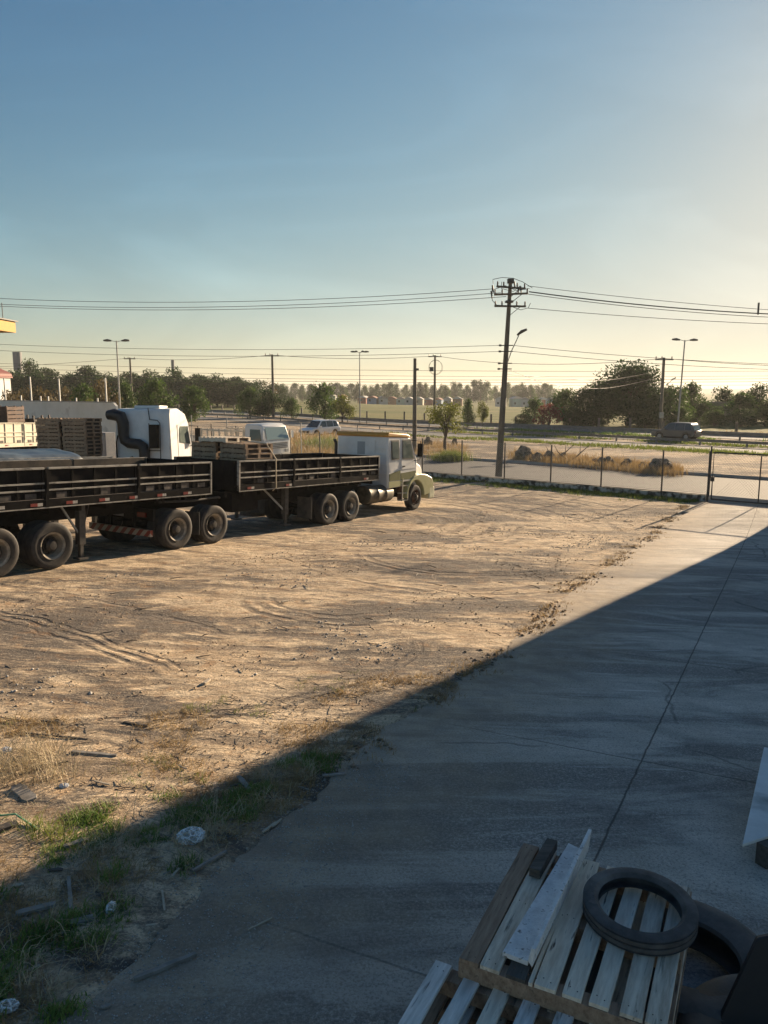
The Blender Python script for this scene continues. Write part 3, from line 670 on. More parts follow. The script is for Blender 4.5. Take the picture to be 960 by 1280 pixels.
for s in (-1, 1):                                    # front fender with wheel arch cut out
    arc = [(5.9+.66*math.cos(a), .52+.66*math.sin(a)) for a in np.linspace(PI*1.02, 0, 14)]
    outer = [(7.33, .62), (7.33, 1.0), (7.18, 1.22), (6.7, 1.38), (6.2, 1.42), (5.75, 1.36), (5.45, 1.20), (5.22, .8), (5.18, .55)]
    poly = arc+outer
    mb = MB(); mb.prism(poly, s*.88, s*1.24); mb.build('fender', pale_olive, tt, smooth=True, bevel=.03)
    mb = MB(); inner_ = [(5.9+.65*math.cos(a), .52+.65*math.sin(a)) for a in np.linspace(0, PI, 12)]; mb.prism(inner_, s*.55, s*.87); mb.build('wheel_well', chassis_m, tt)
    # side markings, doors, windows
    y = s*1.2; e = s*.004
    def pane(name, pts, m, off, thick=.012, half=1.20, par=tt):
        mb = MB(); vs_ = []
        for d in (off, off-thick):
            for x, z in pts:
                k = max(0, min(1, (z-1.9)/1.1)); vs_.append((x, s*(half-.07*k+d), z))
        q = len(pts); mb.add(vs_, [tuple(range(q)), tuple(range(2*q-1, q-1, -1))]+[(i, i+q, (i+1) % q+q, (i+1) % q) for i in range(q)]); return mb.build(name, m, par, bevel=0)
    pane('side_stripe', [(3.90, 1.24), (4.70, 1.24), (4.70, 1.62), (3.90, 1.50)], olive_paint, .006, .02)
    pane('side_stripe', [(4.74, 1.24), (5.85, 1.24), (5.9, 1.56), (4.74, 1.50)], olive_paint, .006, .02)
    pane('rocker_panel', [(3.88, .99), (4.68, 1.01), (4.95, 1.20), (4.95, 1.22), (3.88, 1.22)], pale_olive, .006, .02)
    d = pane('door', [(4.78, 1.645), (5.90, 1.66), (5.9, 1.96), (5.50, 2.82), (4.78, 2.82)], white_paint, .008, .02)
    fr = pane('window_frame', [(4.82, 2.03), (5.74, 2.01), (5.50, 2.78), (4.86, 2.79)], mat('window_rubber', (.03, .03, .03)), .014, .01)
    wn = pane('window', [(4.87, 2.08), (5.66, 2.06), (5.46, 2.73), (4.90, 2.74)], glass_cab, .02, .01); wn.parent = d; fr.parent = d
    hb = MB(); hb.box(4.84, 5.0, min(y, y+s*.035), max(y, y+s*.035), 1.74, 1.78); hb.build('handle', chassis_m, d)
    pane('window_frame', [(4.06, 2.03), (4.62, 2.03), (4.62, 2.76), (4.06, 2.76)], mat('window_rubber', (.03, .03, .03)), .008, .015)
    pane('sleeper_window', [(4.11, 2.08), (4.57, 2.08), (4.57, 2.71), (4.11, 2.71)], glass_cab, .015, .01)
    # steps
    st = MB()
    for zz in (.42, .70, .99): st.box(4.86, 5.30, s*1.0 if s > 0 else -1.21, s*1.0 if s < 0 else 1.21, zz, zz+.03, mat('pale_step', (.5, .46, .36)))
    st.box(4.86, 4.9, min(s*1.19, s*1.22), max(s*1.19, s*1.22), .42, 1.3, mat('pale_step', (.5, .46, .36))); st.box(5.27, 5.31, min(s*1.19, s*1.22), max(s*1.19, s*1.22), .42, 1.05, mat('pale_step', (.5, .46, .36)))
    st.box(4.92, 5.25, min(s*.95, s*1.0), max(s*.95, s*1.0), .45, 1.3, rust_m); st.build('steps', rust_m, tt)
    # fuel tank
    ft = MB(); ft.lathe([(.30, 0), (.33, .03), (.33, .55), (.335, .56), (.335, .60), (.33, .61), (.33, 1.1), (.335, 1.11), (.335, 1.15), (.33, 1.16), (.33, 1.6), (.30, 1.65)], 24, None, Matrix.Translation((2.65, s*.88, .77))@Matrix.Rotation(-PI/2, 4, 'Z'))
    ft.build('fuel_tank', mat('tank_steel', (.05, .045, .035), (.16, .14, .10), rough=.45, scale=4, metal=.4), tt, smooth=True)
    # mirror
    mm = MB(); mm.tube([(5.55, s*1.15, 2.75), (5.75, s*1.45, 2.72), (5.75, s*1.45, 2.0), (5.7, s*1.2, 1.95)], .015, 6); mm.box(5.72, 5.82, s*1.45-.11, s*1.45+.11, 2.12, 2.62); mm.build('mirror', chassis_m, tt)
    hl = MB(); hl.box(7.2, 7.34, s*.95-.16, s*.95+.16, .98, 1.14); hl.build('headlight', mat('lamp_glass', (.6, .6, .55), rough=.1), tt, bevel=.02)
mb = MB(); mb.prism([(6.98, .36), (7.42, .36), (7.45, .55), (7.42, .86), (6.98, .86)], -1.24, 1.24); mb.build('front_bumper', mat('bumper_paint', (.60, .60, .42), (.5, .5, .34)), tt, bevel=.05)
mb = MB(); mb.box(7.2, 7.27, -.55, .55, .95, 1.5, darksteel)
for k in range(6): mb.box(7.26, 7.285, -.52, .52, .98+.085*k, 1.01+.085*k, galv)
mb.build('grille', darksteel, tt)
mb = MB(); mb.add([(5.99, -1.05, 2.02), (5.99, 1.05, 2.02), (5.53, 1.0, 2.80), (5.53, -1.0, 2.80), (6.0, -1.05, 2.02), (6.0, 1.05, 2.02), (5.54, 1.0, 2.80), (5.54, -1.0, 2.80)], [(0, 1, 2, 3), (7, 6, 5, 4), (0, 4, 5, 1), (1, 5, 6, 2), (2, 6, 7, 3), (3, 7, 4, 0)]); mb.build('windscreen', glass_dark, tt)
mb = MB()                                            # ribbed rear wall of the sleeper
for zz in (1.5, 1.85, 2.2, 2.45): mb.box(3.785, 3.815, -1.1, 1.1, zz, zz+.018)
mb.box(3.79, 3.815, -.6, .62, 1.9, 2.75, white_paint); mb.box(3.78, 3.80, -.16, .18, 2.2, 2.68, mat('window_grey', (.35, .37, .38)))
mb.build('rear_wall_panel', white_paint, tt)
mb = MB(); mb.tube([(3.4, .9, .9), (3.4, .9, 2.6), (3.3, .9, 2.72)], .06, 10); mb.build('exhaust_stack', darksteel, tt, smooth=True)

# ---------------------------------------------------------------- white cab-over behind the trailers
wc_pos = onY(181, 31.2)
wt = empty('cabover_truck', label='white flat-nosed truck with a fat black intake pipe up its rear wall', cat='truck')
sit(wt, (wc_pos.x, wc_pos.y, G(wc_pos.x, wc_pos.y)), heading(9), .04)
def off_prism(root, name, pts, m, s, half, off, th=.014, tuck=.06, zt=(2.2, 3.6), smooth=False):
    mb = MB(); vs_ = []
    for d in (off, off-th):
        for x, z in pts:
            k = max(0, min(1, (z-zt[0])/(zt[1]-zt[0]))); vs_.append((x, s*(half-tuck*k+d), z))
    q = len(pts); mb.add(vs_, [tuple(range(q)), tuple(range(2*q-1, q-1, -1))]+[(i, i+q, (i+1) % q+q, (i+1) % q) for i in range(q)]); return mb.build(name, m, root)
cab_shell(wt, [(0, 1.15), (1.95, 1.15), (2.05, 1.3), (2.08, 2.2), (1.88, 3.1), (1.6, 3.5), (.9, 3.72), (.12, 3.68), (0, 3.45)], 1.24, white_paint, 'cab', .10, (2.2, 3.7))
mb = MB(); mb.box(.45, 1.25, -.55, .55, 3.70, 3.82, white_paint); mb.build('roof_hatch', white_paint, wt, bevel=.03)
for s in (-1, 1):
    dd = off_prism(wt, 'door', [(.72, 1.3), (1.95, 1.3), (1.98, 2.25), (1.82, 3.05), (.72, 3.05)], white_paint, s, 1.24, .006, .014, .10, (2.2, 3.7))
    ww = off_prism(dd, 'window', [(.85, 2.32), (1.88, 2.22), (1.74, 2.98), (.95, 2.98), (.85, 2.85)], glass_cab, s, 1.24, .014, .01, .10, (2.2, 3.7)); ww.parent = dd
    mb = MB(); mb.tube([(1.9, s*1.2, 3.0), (2.1, s*1.5, 2.98), (2.1, s*1.5, 2.2), (1.95, s*1.22, 2.15)], .02, 6); mb.box(2.06, 2.16, s*1.5-.12, s*1.5+.12, 2.25, 2.9); mb.build('mirror', chassis_m, wt, bevel=.01)
    add_wheel(wt, 1.0, s*1.22, s, dual=False, r=.52, front=False)
    for x in (-2.6, -3.9): add_wheel(wt, x, s*1.24, s)
mb = MB(); mb.add([(2.09, -1.1, 2.25), (2.09, 1.1, 2.25), (1.9, 1.05, 3.1), (1.9, -1.05, 3.1), (2.11, -1.1, 2.25), (2.11, 1.1, 2.25), (1.92, 1.05, 3.1), (1.92, -1.05, 3.1)], [(0, 1, 2, 3), (7, 6, 5, 4), (0, 4, 5, 1), (1, 5, 6, 2), (2, 6, 7, 3), (3, 7, 4, 0)]); mb.build('windscreen', glass_dark, wt)
mb = MB(); mb.box(2.05, 2.2, -1.22, 1.22, .5, 1.12); mb.build('front_bumper', white_paint, wt, bevel=.05)
mb = MB()
for y in (-.42, .42): mb.box(-4.6, 2.0, y-.05, y+.05, .75, 1.05)
mb.build('chassis', chassis_m, wt)
mb = MB(); mb.tube([(-.16, 1.38, 3.42), (-.18, 1.1, 3.44), (-.2, .82, 3.36), (-.2, .72, 3.1), (-.2, .72, 2.6), (-.2, .66, 2.4), (-.2, .5, 2.3), (-.2, .05, 2.26), (-.2, -.12, 2.15), (-.2, -.16, 1.9), (-.2, -.16, 1.3)], [.19, .24, .25, .23, .21, .21, .21, .21, .21, .21, .21], 14)
mb.build('intake_pipe', mat('black_plastic', (.012, .012, .013), rough=.5), wt, smooth=True)
mb = MB(); mb.box(-.25, -.02, -.74, -.42, 2.1, 3.05); mb.tube([(-.12, -.35, 1.5), (-.12, -.35, 3.1)], .018, 6); mb.tube([(-.12, -.82, 1.5), (-.12, -.82, 3.1), (-.1, -.7, 3.22), (-.05, -.35, 3.25), (-.05, -.3, 3.7)], .018, 6); mb.tube([(-.12, -.82, 1.52), (-.12, -.35, 1.52)], .018, 6); mb.tube([(-.12, -.82, 2.0), (-.12, -.35, 2.0)], .018, 6)
mb.build('rear_rack', chassis_m, wt)
mb = MB(); mb.tube([(-.25, .55, 1.3), (-.25, .45, 1.6), (-.25, .3, 1.65)], .13, 10); mb.tube([(-.12, 1.05, 1.3), (-.12, 1.08, 2.3), (-.12, 1.0, 2.6)], .03, 8); mb.build('air_hose', chassis_m, wt, smooth=True)

# ---------------------------------------------------------------- pallets
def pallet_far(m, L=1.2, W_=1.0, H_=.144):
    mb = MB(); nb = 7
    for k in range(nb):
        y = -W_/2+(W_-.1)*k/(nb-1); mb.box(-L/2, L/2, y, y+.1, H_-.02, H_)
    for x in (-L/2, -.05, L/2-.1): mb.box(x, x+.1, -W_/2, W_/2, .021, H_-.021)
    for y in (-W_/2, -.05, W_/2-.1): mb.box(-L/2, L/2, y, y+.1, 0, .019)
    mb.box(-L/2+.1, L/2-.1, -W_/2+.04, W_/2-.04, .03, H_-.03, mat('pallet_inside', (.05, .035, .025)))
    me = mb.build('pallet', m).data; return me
wood_load = mat('brown_load_wood', (.20, .13, .085), (.44, .31, .20), rough=.85, scale=6)
def ordn(n):
    ones = ['', 'first', 'second', 'third', 'fourth', 'fifth', 'sixth', 'seventh', 'eighth', 'ninth', 'tenth', 'eleventh', 'twelfth', 'thirteenth', 'fourteenth', 'fifteenth', 'sixteenth', 'seventeenth', 'eighteenth', 'nineteenth']
    if n < 20: return ones[n]
    t, o_ = divmod(n, 10); return (['twentieth', 'thirtieth', 'fortieth'][t-2] if not o_ else ['twenty', 'thirty', 'forty'][t-2]+'-'+ones[o_])
pm_old = None
def stack(base, rz, layers, m, lab_lo, lab_top, group, pitch=0, lean=0, jitter=.02):
    global pm_old
    key = m.name
    if key not in KIDS:
        me = pallet_far(m); o = [x for x in C.objects if x.data == me][0]; bpy.data.objects.remove(o); KIDS[key] = me
    for k in range(layers):
        o = bpy.data.objects.new('pallet', KIDS[key]); C.objects.link(o)
        dx = random.uniform(-jitter, jitter)-lean*k; dy = random.uniform(-jitter, jitter)
        M = Matrix.Rotation(rz, 4, 'Z')@Matrix.Rotation(pitch, 4, 'Y')@Matrix.Translation((dx, dy, .147*k))
        M.translation += Vector(base); M = M@Matrix.Rotation(random.uniform(-.015, .015)+(PI if k % 2 else 0), 4, 'Z')
        o.matrix_world = M; o.rotation_euler = M.to_euler()
        tag(o, lab_top if k == layers-1 else lab_lo.replace('pallet', ordn(layers-k)+' pallet from the top', 1), 'pallet', group)
# load on the front trailer
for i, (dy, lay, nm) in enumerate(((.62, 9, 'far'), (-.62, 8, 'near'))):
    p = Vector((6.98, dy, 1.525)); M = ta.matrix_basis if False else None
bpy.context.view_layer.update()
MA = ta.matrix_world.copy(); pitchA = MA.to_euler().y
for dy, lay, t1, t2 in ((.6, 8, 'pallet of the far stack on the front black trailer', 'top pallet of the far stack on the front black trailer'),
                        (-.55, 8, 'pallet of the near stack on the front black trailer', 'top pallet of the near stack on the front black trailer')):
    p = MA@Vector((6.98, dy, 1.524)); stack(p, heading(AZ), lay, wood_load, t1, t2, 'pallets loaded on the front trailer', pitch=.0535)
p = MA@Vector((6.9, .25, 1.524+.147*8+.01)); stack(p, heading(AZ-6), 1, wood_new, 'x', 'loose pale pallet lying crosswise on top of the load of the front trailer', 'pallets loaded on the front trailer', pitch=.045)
mb = MB(); mb.tube([MA@Vector(q) for q in ((7.1, .2, 2.76), (7.15, -.45, 2.74), (7.25, -1.09, 2.70), (7.42, -1.325, 2.25), (7.44, -1.33, 1.4), (7.44, -1.2, 1.3))], .018, 5)
tag(mb.build('strap', mat('strap_webbing', (.5, .42, .3))), 'pale webbing strap over the pallet load and down the side of the front trailer', 'strap')

# spare tyre lying in the dirt
def lying_tyre(loc, r, wd, rx=0, ry=0, rz=0, label='', m=None, group=None):
    o = empty('tyre', loc, 0, label, 'tyre', group)
    mb = MB(); mb.lathe(tyre_prof(r, wd, r*.55), 56, None, Matrix.Rotation(PI/2, 4, 'X'), True)
    # the casing is open inside: inner wall
    t = mb; ob = t.build('casing', m or rubber, o, smooth=True)
    return o
def hollow_tyre(name, r, wd, bead, m, n=64, ribs=4):
    h = wd/2; out = [(bead, -h*.62), (bead+.012, -h*.80), (r*.80, -h), (r*.90, -h*.99), (r*.975, -h*.88)]
    c = [(-.66+1.32*k/(ribs-1))*h for k in range(ribs)]
    for x in c: out += [(r, x-.014*wd/.27), (r-.014, x-.007*wd/.27), (r-.014, x+.007*wd/.27), (r, x+.014*wd/.27)]
    out += [(r*.975, h*.88), (r*.90, h*.99), (r*.80, h), (bead+.012, h*.80), (bead, h*.62)]
    inn = [(bead+.014, h*.60), (r*.80, h*.86), (r*.92, h*.7), (r*.94, 0), (r*.92, -h*.7), (r*.80, -h*.86), (bead+.014, -h*.60)]
    mb = MB(); mb.lathe(out+inn, n, None, None, True); o = mb.build(name, m, smooth=True); return o
st_ = hollow_tyre('tyre', .52, .27, .29, rubber_dusty); pp = at(316, 645); st_.location = (pp.x, pp.y+.3, G(pp.x, pp.y)+.14); st_.rotation_euler = (PI/2+.04, .03, 0)
tag(st_, 'worn truck tyre lying flat in the dirt beyond the front trailer', 'tyre')

# ---------------------------------------------------------------- covered truck bed beside the rear trailer
cb = empty('covered_trailer', label='low black trailer under a blue-grey tarpaulin, beside the rear trailer', cat='trailer')
bpy.context.view_layer.update()
p = tpos(0, -4.3); p0, p1 = tpos(-4, -4.3), tpos(4, -4.3); sl = (G(*p1)-G(*p0))/8
sit(cb, (p.x, p.y, G(p.x, p.y)), heading(AZ), -math.atan(sl))
side_panels(cb, -5.5, 4.0, 3, -1, 1.38, 2.26, mat('brown_black_boards', (.05, .042, .035), (.13, .105, .08)), wornedge, tape=False); side_panels(cb, -5.5, 4.0, 3, 1, 1.38, 2.26, tape=False)
mb = MB(); mb.box(-5.4, 3.9, -1.2, 1.2, 1.44, 1.52); mb.build('bed_floor', bedfloor_m, cb); frame_rails(cb, -5.4, 3.9)
for x in (-3.4, -2.1):
    for s in (-1, 1): add_wheel(cb, x, s*1.28, s)
    axle(cb, x)
mb = MB(); mb.box(3.6, 3.75, -1.0, -.85, .2, 1.36); mb.box(3.6, 3.75, .85, 1.0, .2, 1.36); mb.build('landing_leg', darksteel, cb)
tv = []; nx_, ny_ = 60, 16
for i in range(nx_+1):
    for j in range(ny_+1):
        x = -5.5+8.6*i/nx_; y = -1.36+2.72*j/ny_
        z = 2.30+.10*math.sin(PI*j/ny_)+.05*mn.fractal(Vector((x*1.2, y*1.5, 0)), 1, 2, 4)
        if j in (0, ny_): z = 2.19+.05*mn.noise(Vector((x*3, 0, j)))
        if i == nx_: z -= .12
        tv.append((x, y, z))
ix = np.arange(len(tv)).reshape(nx_+1, ny_+1); f = np.stack([ix[:-1, :-1], ix[:-1, 1:], ix[1:, 1:], ix[1:, :-1]], -1).reshape(-1, 4)
tarp = npmesh('tarpaulin', np.array(tv), f, mat('tarp_vinyl', (.07, .10, .13), (.12, .15, .18), rough=.42, scale=1.2, bump=.02, bscale=4), smooth=True)
tarp.matrix_world = Matrix.Identity(4)
tarp.location = cb.location; tarp.rotation_euler = cb.rotation_euler
md = tarp.modifiers.new('thickness', 'SOLIDIFY'); md.thickness = .01
tag(tarp, 'blue-grey tarpaulin stretched over the low black trailer at the left', 'tarpaulin')

# ---------------------------------------------------------------- trailer with the tall pallet stacks, cream trailer, odds and ends at far left
pp = onY(113, 32.2)
ft_ = empty('flatbed_trailer', label='flatbed trailer with yellowed wooden edge under the tall pallet stacks', cat='trailer')
sit(ft_, (pp.x, pp.y, G(pp.x, pp.y)), heading(9), .045)
mb = MB(); mb.box(-2, 6, -1.3, 1.3, 1.30, 1.44); mb.build('bed_floor', bedfloor_m, ft_)
mb = MB(); mb.box(-2.03, 6.03, -1.36, -1.303, 1.26, 1.52); mb.box(-2.06, -2.003, -1.3, 1.3, 1.26, 1.46); mb.build('edge_board', mat('yellow_wood', (.42, .31, .13), (.5, .38, .18), scale=4), ft_)
frame_rails(ft_, -1.9, 5.9, .85, 1.28)
for x in (0, 1.3):
    for s in (-1, 1): add_wheel(ft_, x, s*1.26, s)
    axle(ft_, x)
bpy.context.view_layer.update(); MF = ft_.matrix_world.copy()
for dy, who in ((.56, 'left'), (-.56, 'right')):
    stack(MF@Vector((-1.35, dy, 1.45+.147*1)), heading(9)+.02*dy, 11, wood_load, 'weathered pallet of the '+('outer' if dy > 0 else 'inner')+' tall stack on the flatbed trailer',
          'topmost pallet of the '+('outer' if dy > 0 else 'inner')+' tall stack on the flatbed trailer', 'tall pallet stacks on the flatbed', pitch=.045, lean=.0, jitter=.03)
pp = atY(40, 552, 41); cr = empty('cream_trailer', label='cream stake-sided trailer lit by the sun at the far left', cat='trailer')
sit(cr, (pp.x, pp.y, G(pp.x, pp.y)), heading(14), .04)
side_panels(cr, -7.4, .4, 3, -1, 1.45, 2.62, cream_paint, cream_paint); side_panels(cr, -7.4, .4, 3, 1, 1.45, 2.62, cream_paint, cream_paint, tape=False)
mb = MB(); mb.box(-7.3, .3, -1.2, 1.2, 1.5, 1.6); mb.build('bed_floor', bedfloor_m, cr); frame_rails(cr, -7.3, .3, .95, 1.43)
for x in (-6, -4.7):
    for s in (-1, 1): add_wheel(cr, x, s*1.28, s)
    axle(cr, x)
mb = MB(); mb.box(-.9, -.75, -1.0, -.85, .1, 1.43); mb.box(-.9, -.75, .85, 1.0, .1, 1.43); mb.build('landing_leg', darksteel, cr)
bpy.context.view_layer.update(); MC = cr.matrix_world.copy()
for x0, x1, z1, mm_, lb in ((-1.2, .1, 3.0, mat('dark_boards', (.03, .025, .02), (.06, .05, .04)), 'dark crate standing on the cream trailer'), (-3.1, -1.9, 3.45, mat('rusty_boards', (.07, .035, .022), (.13, .07, .045), scale=5), 'rusty brown rack standing on the cream trailer')):
    r_ = empty('crate' if z1 < 3.2 else 'rack', MC@Vector(((x0+x1)/2, -.4, 1.6)), heading(14), lb, 'crate' if z1 < 3.2 else 'rack')
    hx = (x1-x0)/2
    for xx in (-hx, 0, hx-.08):
        for yy in (-.7, .62): mb = MB(); mb.box(xx, xx+.08, yy, yy+.08, 0, z1-1.6); mb.build('upright', mm_, r_)
    mb = MB(); nbd = int((z1-1.6)/.2)
    for k in range(nbd):
        for yy in (-.73, .705): mb.box(-hx-.01, hx+.01, yy, yy+.025, .04+k*.2, .2+k*.2)
        for xx in (-hx-.03, hx+.005): mb.box(xx, xx+.025, -.7, .7, .04+k*.2, .2+k*.2)
    mb.build('board', mm_, r_)
# small grey cabinet by the wall
pp = onY(133, 44); bx_ = empty('metal_cabinet', pp, heading(120), 'grey metal cabinet standing behind the tall pallet stack', 'cabinet')
mb = MB(); mb.box(-.5, .5, -.35, .35, 0, 2.0); mb.build('body', mat('grey_enamel', (.22, .23, .24), (.3, .3, .3)), bx_, bevel=.02)
mb = MB(); mb.box(-.47, -.01, -.375, -.353, .05, 1.95); mb.box(.01, .47, -.375, -.353, .05, 1.95); mb.build('door', mat('grey_enamel', (.22, .23, .24)), bx_)
# small cab-over truck facing the gate
pp = onY(322, 46); sm = empty('stake_truck', label='small old white cab-over truck with wooden stake bed facing right', cat='truck')
sit(sm, (pp.x, pp.y, G(pp.x, pp.y)+.0), heading(124))
cab_shell(sm, [(0, .75), (1.55, .75), (1.68, .95), (1.68, 1.75), (1.42, 2.55), (1.2, 2.68), (.1, 2.68), (0, 2.55)], 1.08, white_paint, 'cab', .1, (1.7, 2.7))
for s in (-1, 1):
    dd = off_prism(sm, 'door', [(.35, .95), (1.45, .95), (1.48, 1.72), (1.28, 2.45), (.35, 2.45)], white_paint, s, 1.08, .006, .012, .1, (1.7, 2.7))
    off_prism(dd, 'window', [(.45, 1.75), (1.38, 1.72), (1.22, 2.38), (.45, 2.38)], glass_dark, s, 1.08, .014, .01, .1, (1.7, 2.7)).parent = dd
    add_wheel(sm, .8, s*1.05, s, dual=False, r=.42); add_wheel(sm, -2.4, s*1.08, s, r=.42)
    mb = MB(); mb.tube([(1.5, s*1.0, 2.3), (1.7, s*1.25, 2.3), (1.7, s*1.25, 1.8)], .015, 6); mb.box(1.68, 1.74, s*1.25-.08, s*1.25+.08, 1.85, 2.25); mb.build('mirror', white_paint, sm)
    mb = MB(); mb.box(1.70, 1.735, s*.75-.14, s*.75+.14, 1.02, 1.2); mb.build('headlight', mat('lamp_glass', (.6, .6, .55), rough=.1), sm)
    mb = MB()
    for k in range(8): x = -3.6+k*.5; mb.box(x, x+.12, s*1.05-.03, s*1.05+.03, 1.1, 2.35)
    for zz in (1.25, 1.7, 2.2): mb.box(-3.6, -.05, s*1.05-.05, s*1.05+.05, zz, zz+.1)
    mb.build('stake_side', wood_new, sm)
mb = MB(); mb.add([(1.70, -.95, 1.8), (1.70, .95, 1.8), (1.47, .88, 2.5), (1.47, -.88, 2.5), (1.72, -.95, 1.8), (1.72, .95, 1.8), (1.49, .88, 2.5), (1.49, -.88, 2.5)], [(0, 1, 2, 3), (7, 6, 5, 4), (0, 4, 5, 1), (1, 5, 6, 2), (2, 6, 7, 3), (3, 7, 4, 0)]); mb.build('windscreen', mat('pale_glass', (.22, .30, .30), rough=.15, spec=.8), sm)
mb = MB(); mb.box(1.69, 1.715, -.85, .85, 1.25, 1.65, white_paint)
for k in range(4): mb.box(1.715, 1.73, -.8, .8, 1.28+.09*k, 1.32+.09*k, mat('grille_grey', (.05, .048, .045)))
mb.build('grille', white_paint, sm)
mb = MB(); mb.box(1.65, 1.85, -1.08, 1.08, .45, .8); mb.build('front_bumper', cream_paint, sm, bevel=.03)
mb = MB(); mb.box(-3.65, -.02, -1.1, 1.1, .95, 1.08); mb.build('bed_floor', bedfloor_m, sm)
mb = MB(); mb.box(-3.5, 1.5, -.4, -.3, .6, .9); mb.box(-3.5, 1.5, .3, .4, .6, .9); mb.build('chassis', chassis_m, sm)
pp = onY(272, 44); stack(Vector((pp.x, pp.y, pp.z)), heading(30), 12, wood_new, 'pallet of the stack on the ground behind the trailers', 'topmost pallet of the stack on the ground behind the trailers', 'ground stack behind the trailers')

# ---------------------------------------------------------------- fence, gate, low wall
pts_px = [(955, 630), (885, 627), (836, 622), (769, 617), (704, 612), (642, 606), (585, 601), (530, 594)]
def fp(t, q=0): return Vector((FN.x*(FQ+q)+FV.x*t, FN.y*(FQ+q)+FV.y*t))
def ft_of(X, Y): return FV.x*X+FV.y*Y
tg = ft_of(14.15, 33.19)                             # the gate post
posts = [tg-.0]+[tg-2.3-2.62*k for k in range(18)]
posts[1] = tg-2.05
tl, tr = posts[-1], tg-.12
lw = empty('low_wall', label='low whitewashed wall with black mould stains along the foot of the fence', cat='wall')
mb = MB(); ts = np.arange(tl-.5, tr+.01, .5); ts[-1] = tr
vv = []
for t in ts:
    for q, dz in ((-.10, -.3), (-.10, .27), (.10, .27), (.10, -.3)):
        p = fp(t, q); vv.append((p.x, p.y, G(*fp(t))+dz+.02*(dz > 0)*mn.noise(Vector((t, 0, 0)))))
k = len(ts); fs = [(i*4+j, i*4+(j+1) % 4, (i+1)*4+(j+1) % 4, (i+1)*4+j) for i in range(k-1) for j in range(4)]+[(0, 1, 2, 3), tuple(4*(k-1)+j for j in (3, 2, 1, 0))]
mb.add(vv, fs); mb.build('masonry', white_stained, lw)
mb = MB(); vv = []
for t in ts:
    for q, dz in ((-.125, .296), (-.125, .325), (.125, .325), (.125, .296)):
        p = fp(t, q); vv.append((p.x, p.y, G(*fp(t))+dz))
mb.add(vv, fs); mb.build('coping', mat('dark_coping', (.07, .068, .062), (.14, .13, .12), scale=3), lw)
fen = empty('chain_link_fence', label='thin post and chain-link fence along the far side of the yard', cat='fence')
post_me = None
for i, t in enumerate(posts):
    p = fp(t); z = G(*p)+.325; hh = 1.82 if i else 2.1
    mb = MB(); mb.tube([(p.x, p.y, z-.1), (p.x, p.y, z+hh)], .038, 8); mb.build('post', darksteel, fen, smooth=True)
mb = MB()
for i in range(len(posts)-1):
    ta_, tb_ = posts[i], posts[i+1]; pa, pb = fp(ta_), fp(tb_); za, zb = G(*pa)+.34, G(*pb)+.34; Lw = abs(ta_-tb_); nW = int(Lw/.11)
    h = 1.75
    for hz in (.02, .9, 1.74): mb.tube([(pa.x, pa.y, za+hz), (pb.x, pb.y, zb+hz)], .0025 if hz > .1 else .006, 3, caps=False)
    for sgn in (1, -1):
        for k in range(-int(h/.11), nW):
            a0 = k*.11; a1 = a0+h; z0_, z1_ = 0., h
            if a0 < 0: z0_ = -a0; a0 = 0
            if a1 > Lw: z1_ -= a1-Lw; a1 = Lw
            if z1_ <= z0_: continue
            u0, u1 = a0/Lw, a1/Lw
            if sgn < 0: u0, u1 = 1-u0, 1-u1
            P0 = pa.lerp(pb, u0); P1 = pa.lerp(pb, u1)
            mb.tube([(P0.x, P0.y, za+z0_), (P1.x, P1.y, za+z1_)], .0032, 3, caps=False)
mb.build('wire_mesh', galv, fen)
gt = empty('gate', label='wide dark steel mesh gate closing the concrete drive', cat='gate')
g0 = ft_of(14.15, 33.19)+.12; g1 = g0+7.0
def gp(t, z): p = fp(t); return (p.x, p.y, G(*p)+z)
zt_, zb_ = 2.15, .12
mb = MB(); mb.tube([gp(g0, zb_), gp(g0, zt_), gp(g1, zt_), gp(g1, zb_)], .032, 8); mb.tube([gp(g0, zb_), gp(g1, zb_)], .032, 8)
mb.build('frame', darksteel, gt)
for k in range(1, 4):
    t = g0+.0+(g1-g0)*k*.27; mb = MB(); mb.tube([gp(t, zb_), gp(t, zt_-.05)], .028, 8); mb.build('upright', darksteel, gt)
mb = MB(); x = g0
while x < g1-1.6: mb.tube([gp(x, zb_), gp(x+1.9, zt_)], .003, 3, caps=False); mb.tube([gp(x+1.9, zb_), gp(x, zt_)], .003, 3, caps=False); x += .12
mb.build('wire_mesh', galv, gt)
mb = MB(); mb.box(-.06, .06, -.06, .06, .9, 1.1, None, Matrix.Translation((*fp(g0), G(*fp(g0))))); mb.build('latch', darksteel, gt)
for dx in (-.09,): pass
gpst = MB(); gpst.tube([gp(g0-.16, -.2), gp(g0-.16, 2.2)], .045, 10)
tag(gpst.build('gate_post', darksteel), 'thick dark steel post where the fence meets the gate', 'post')
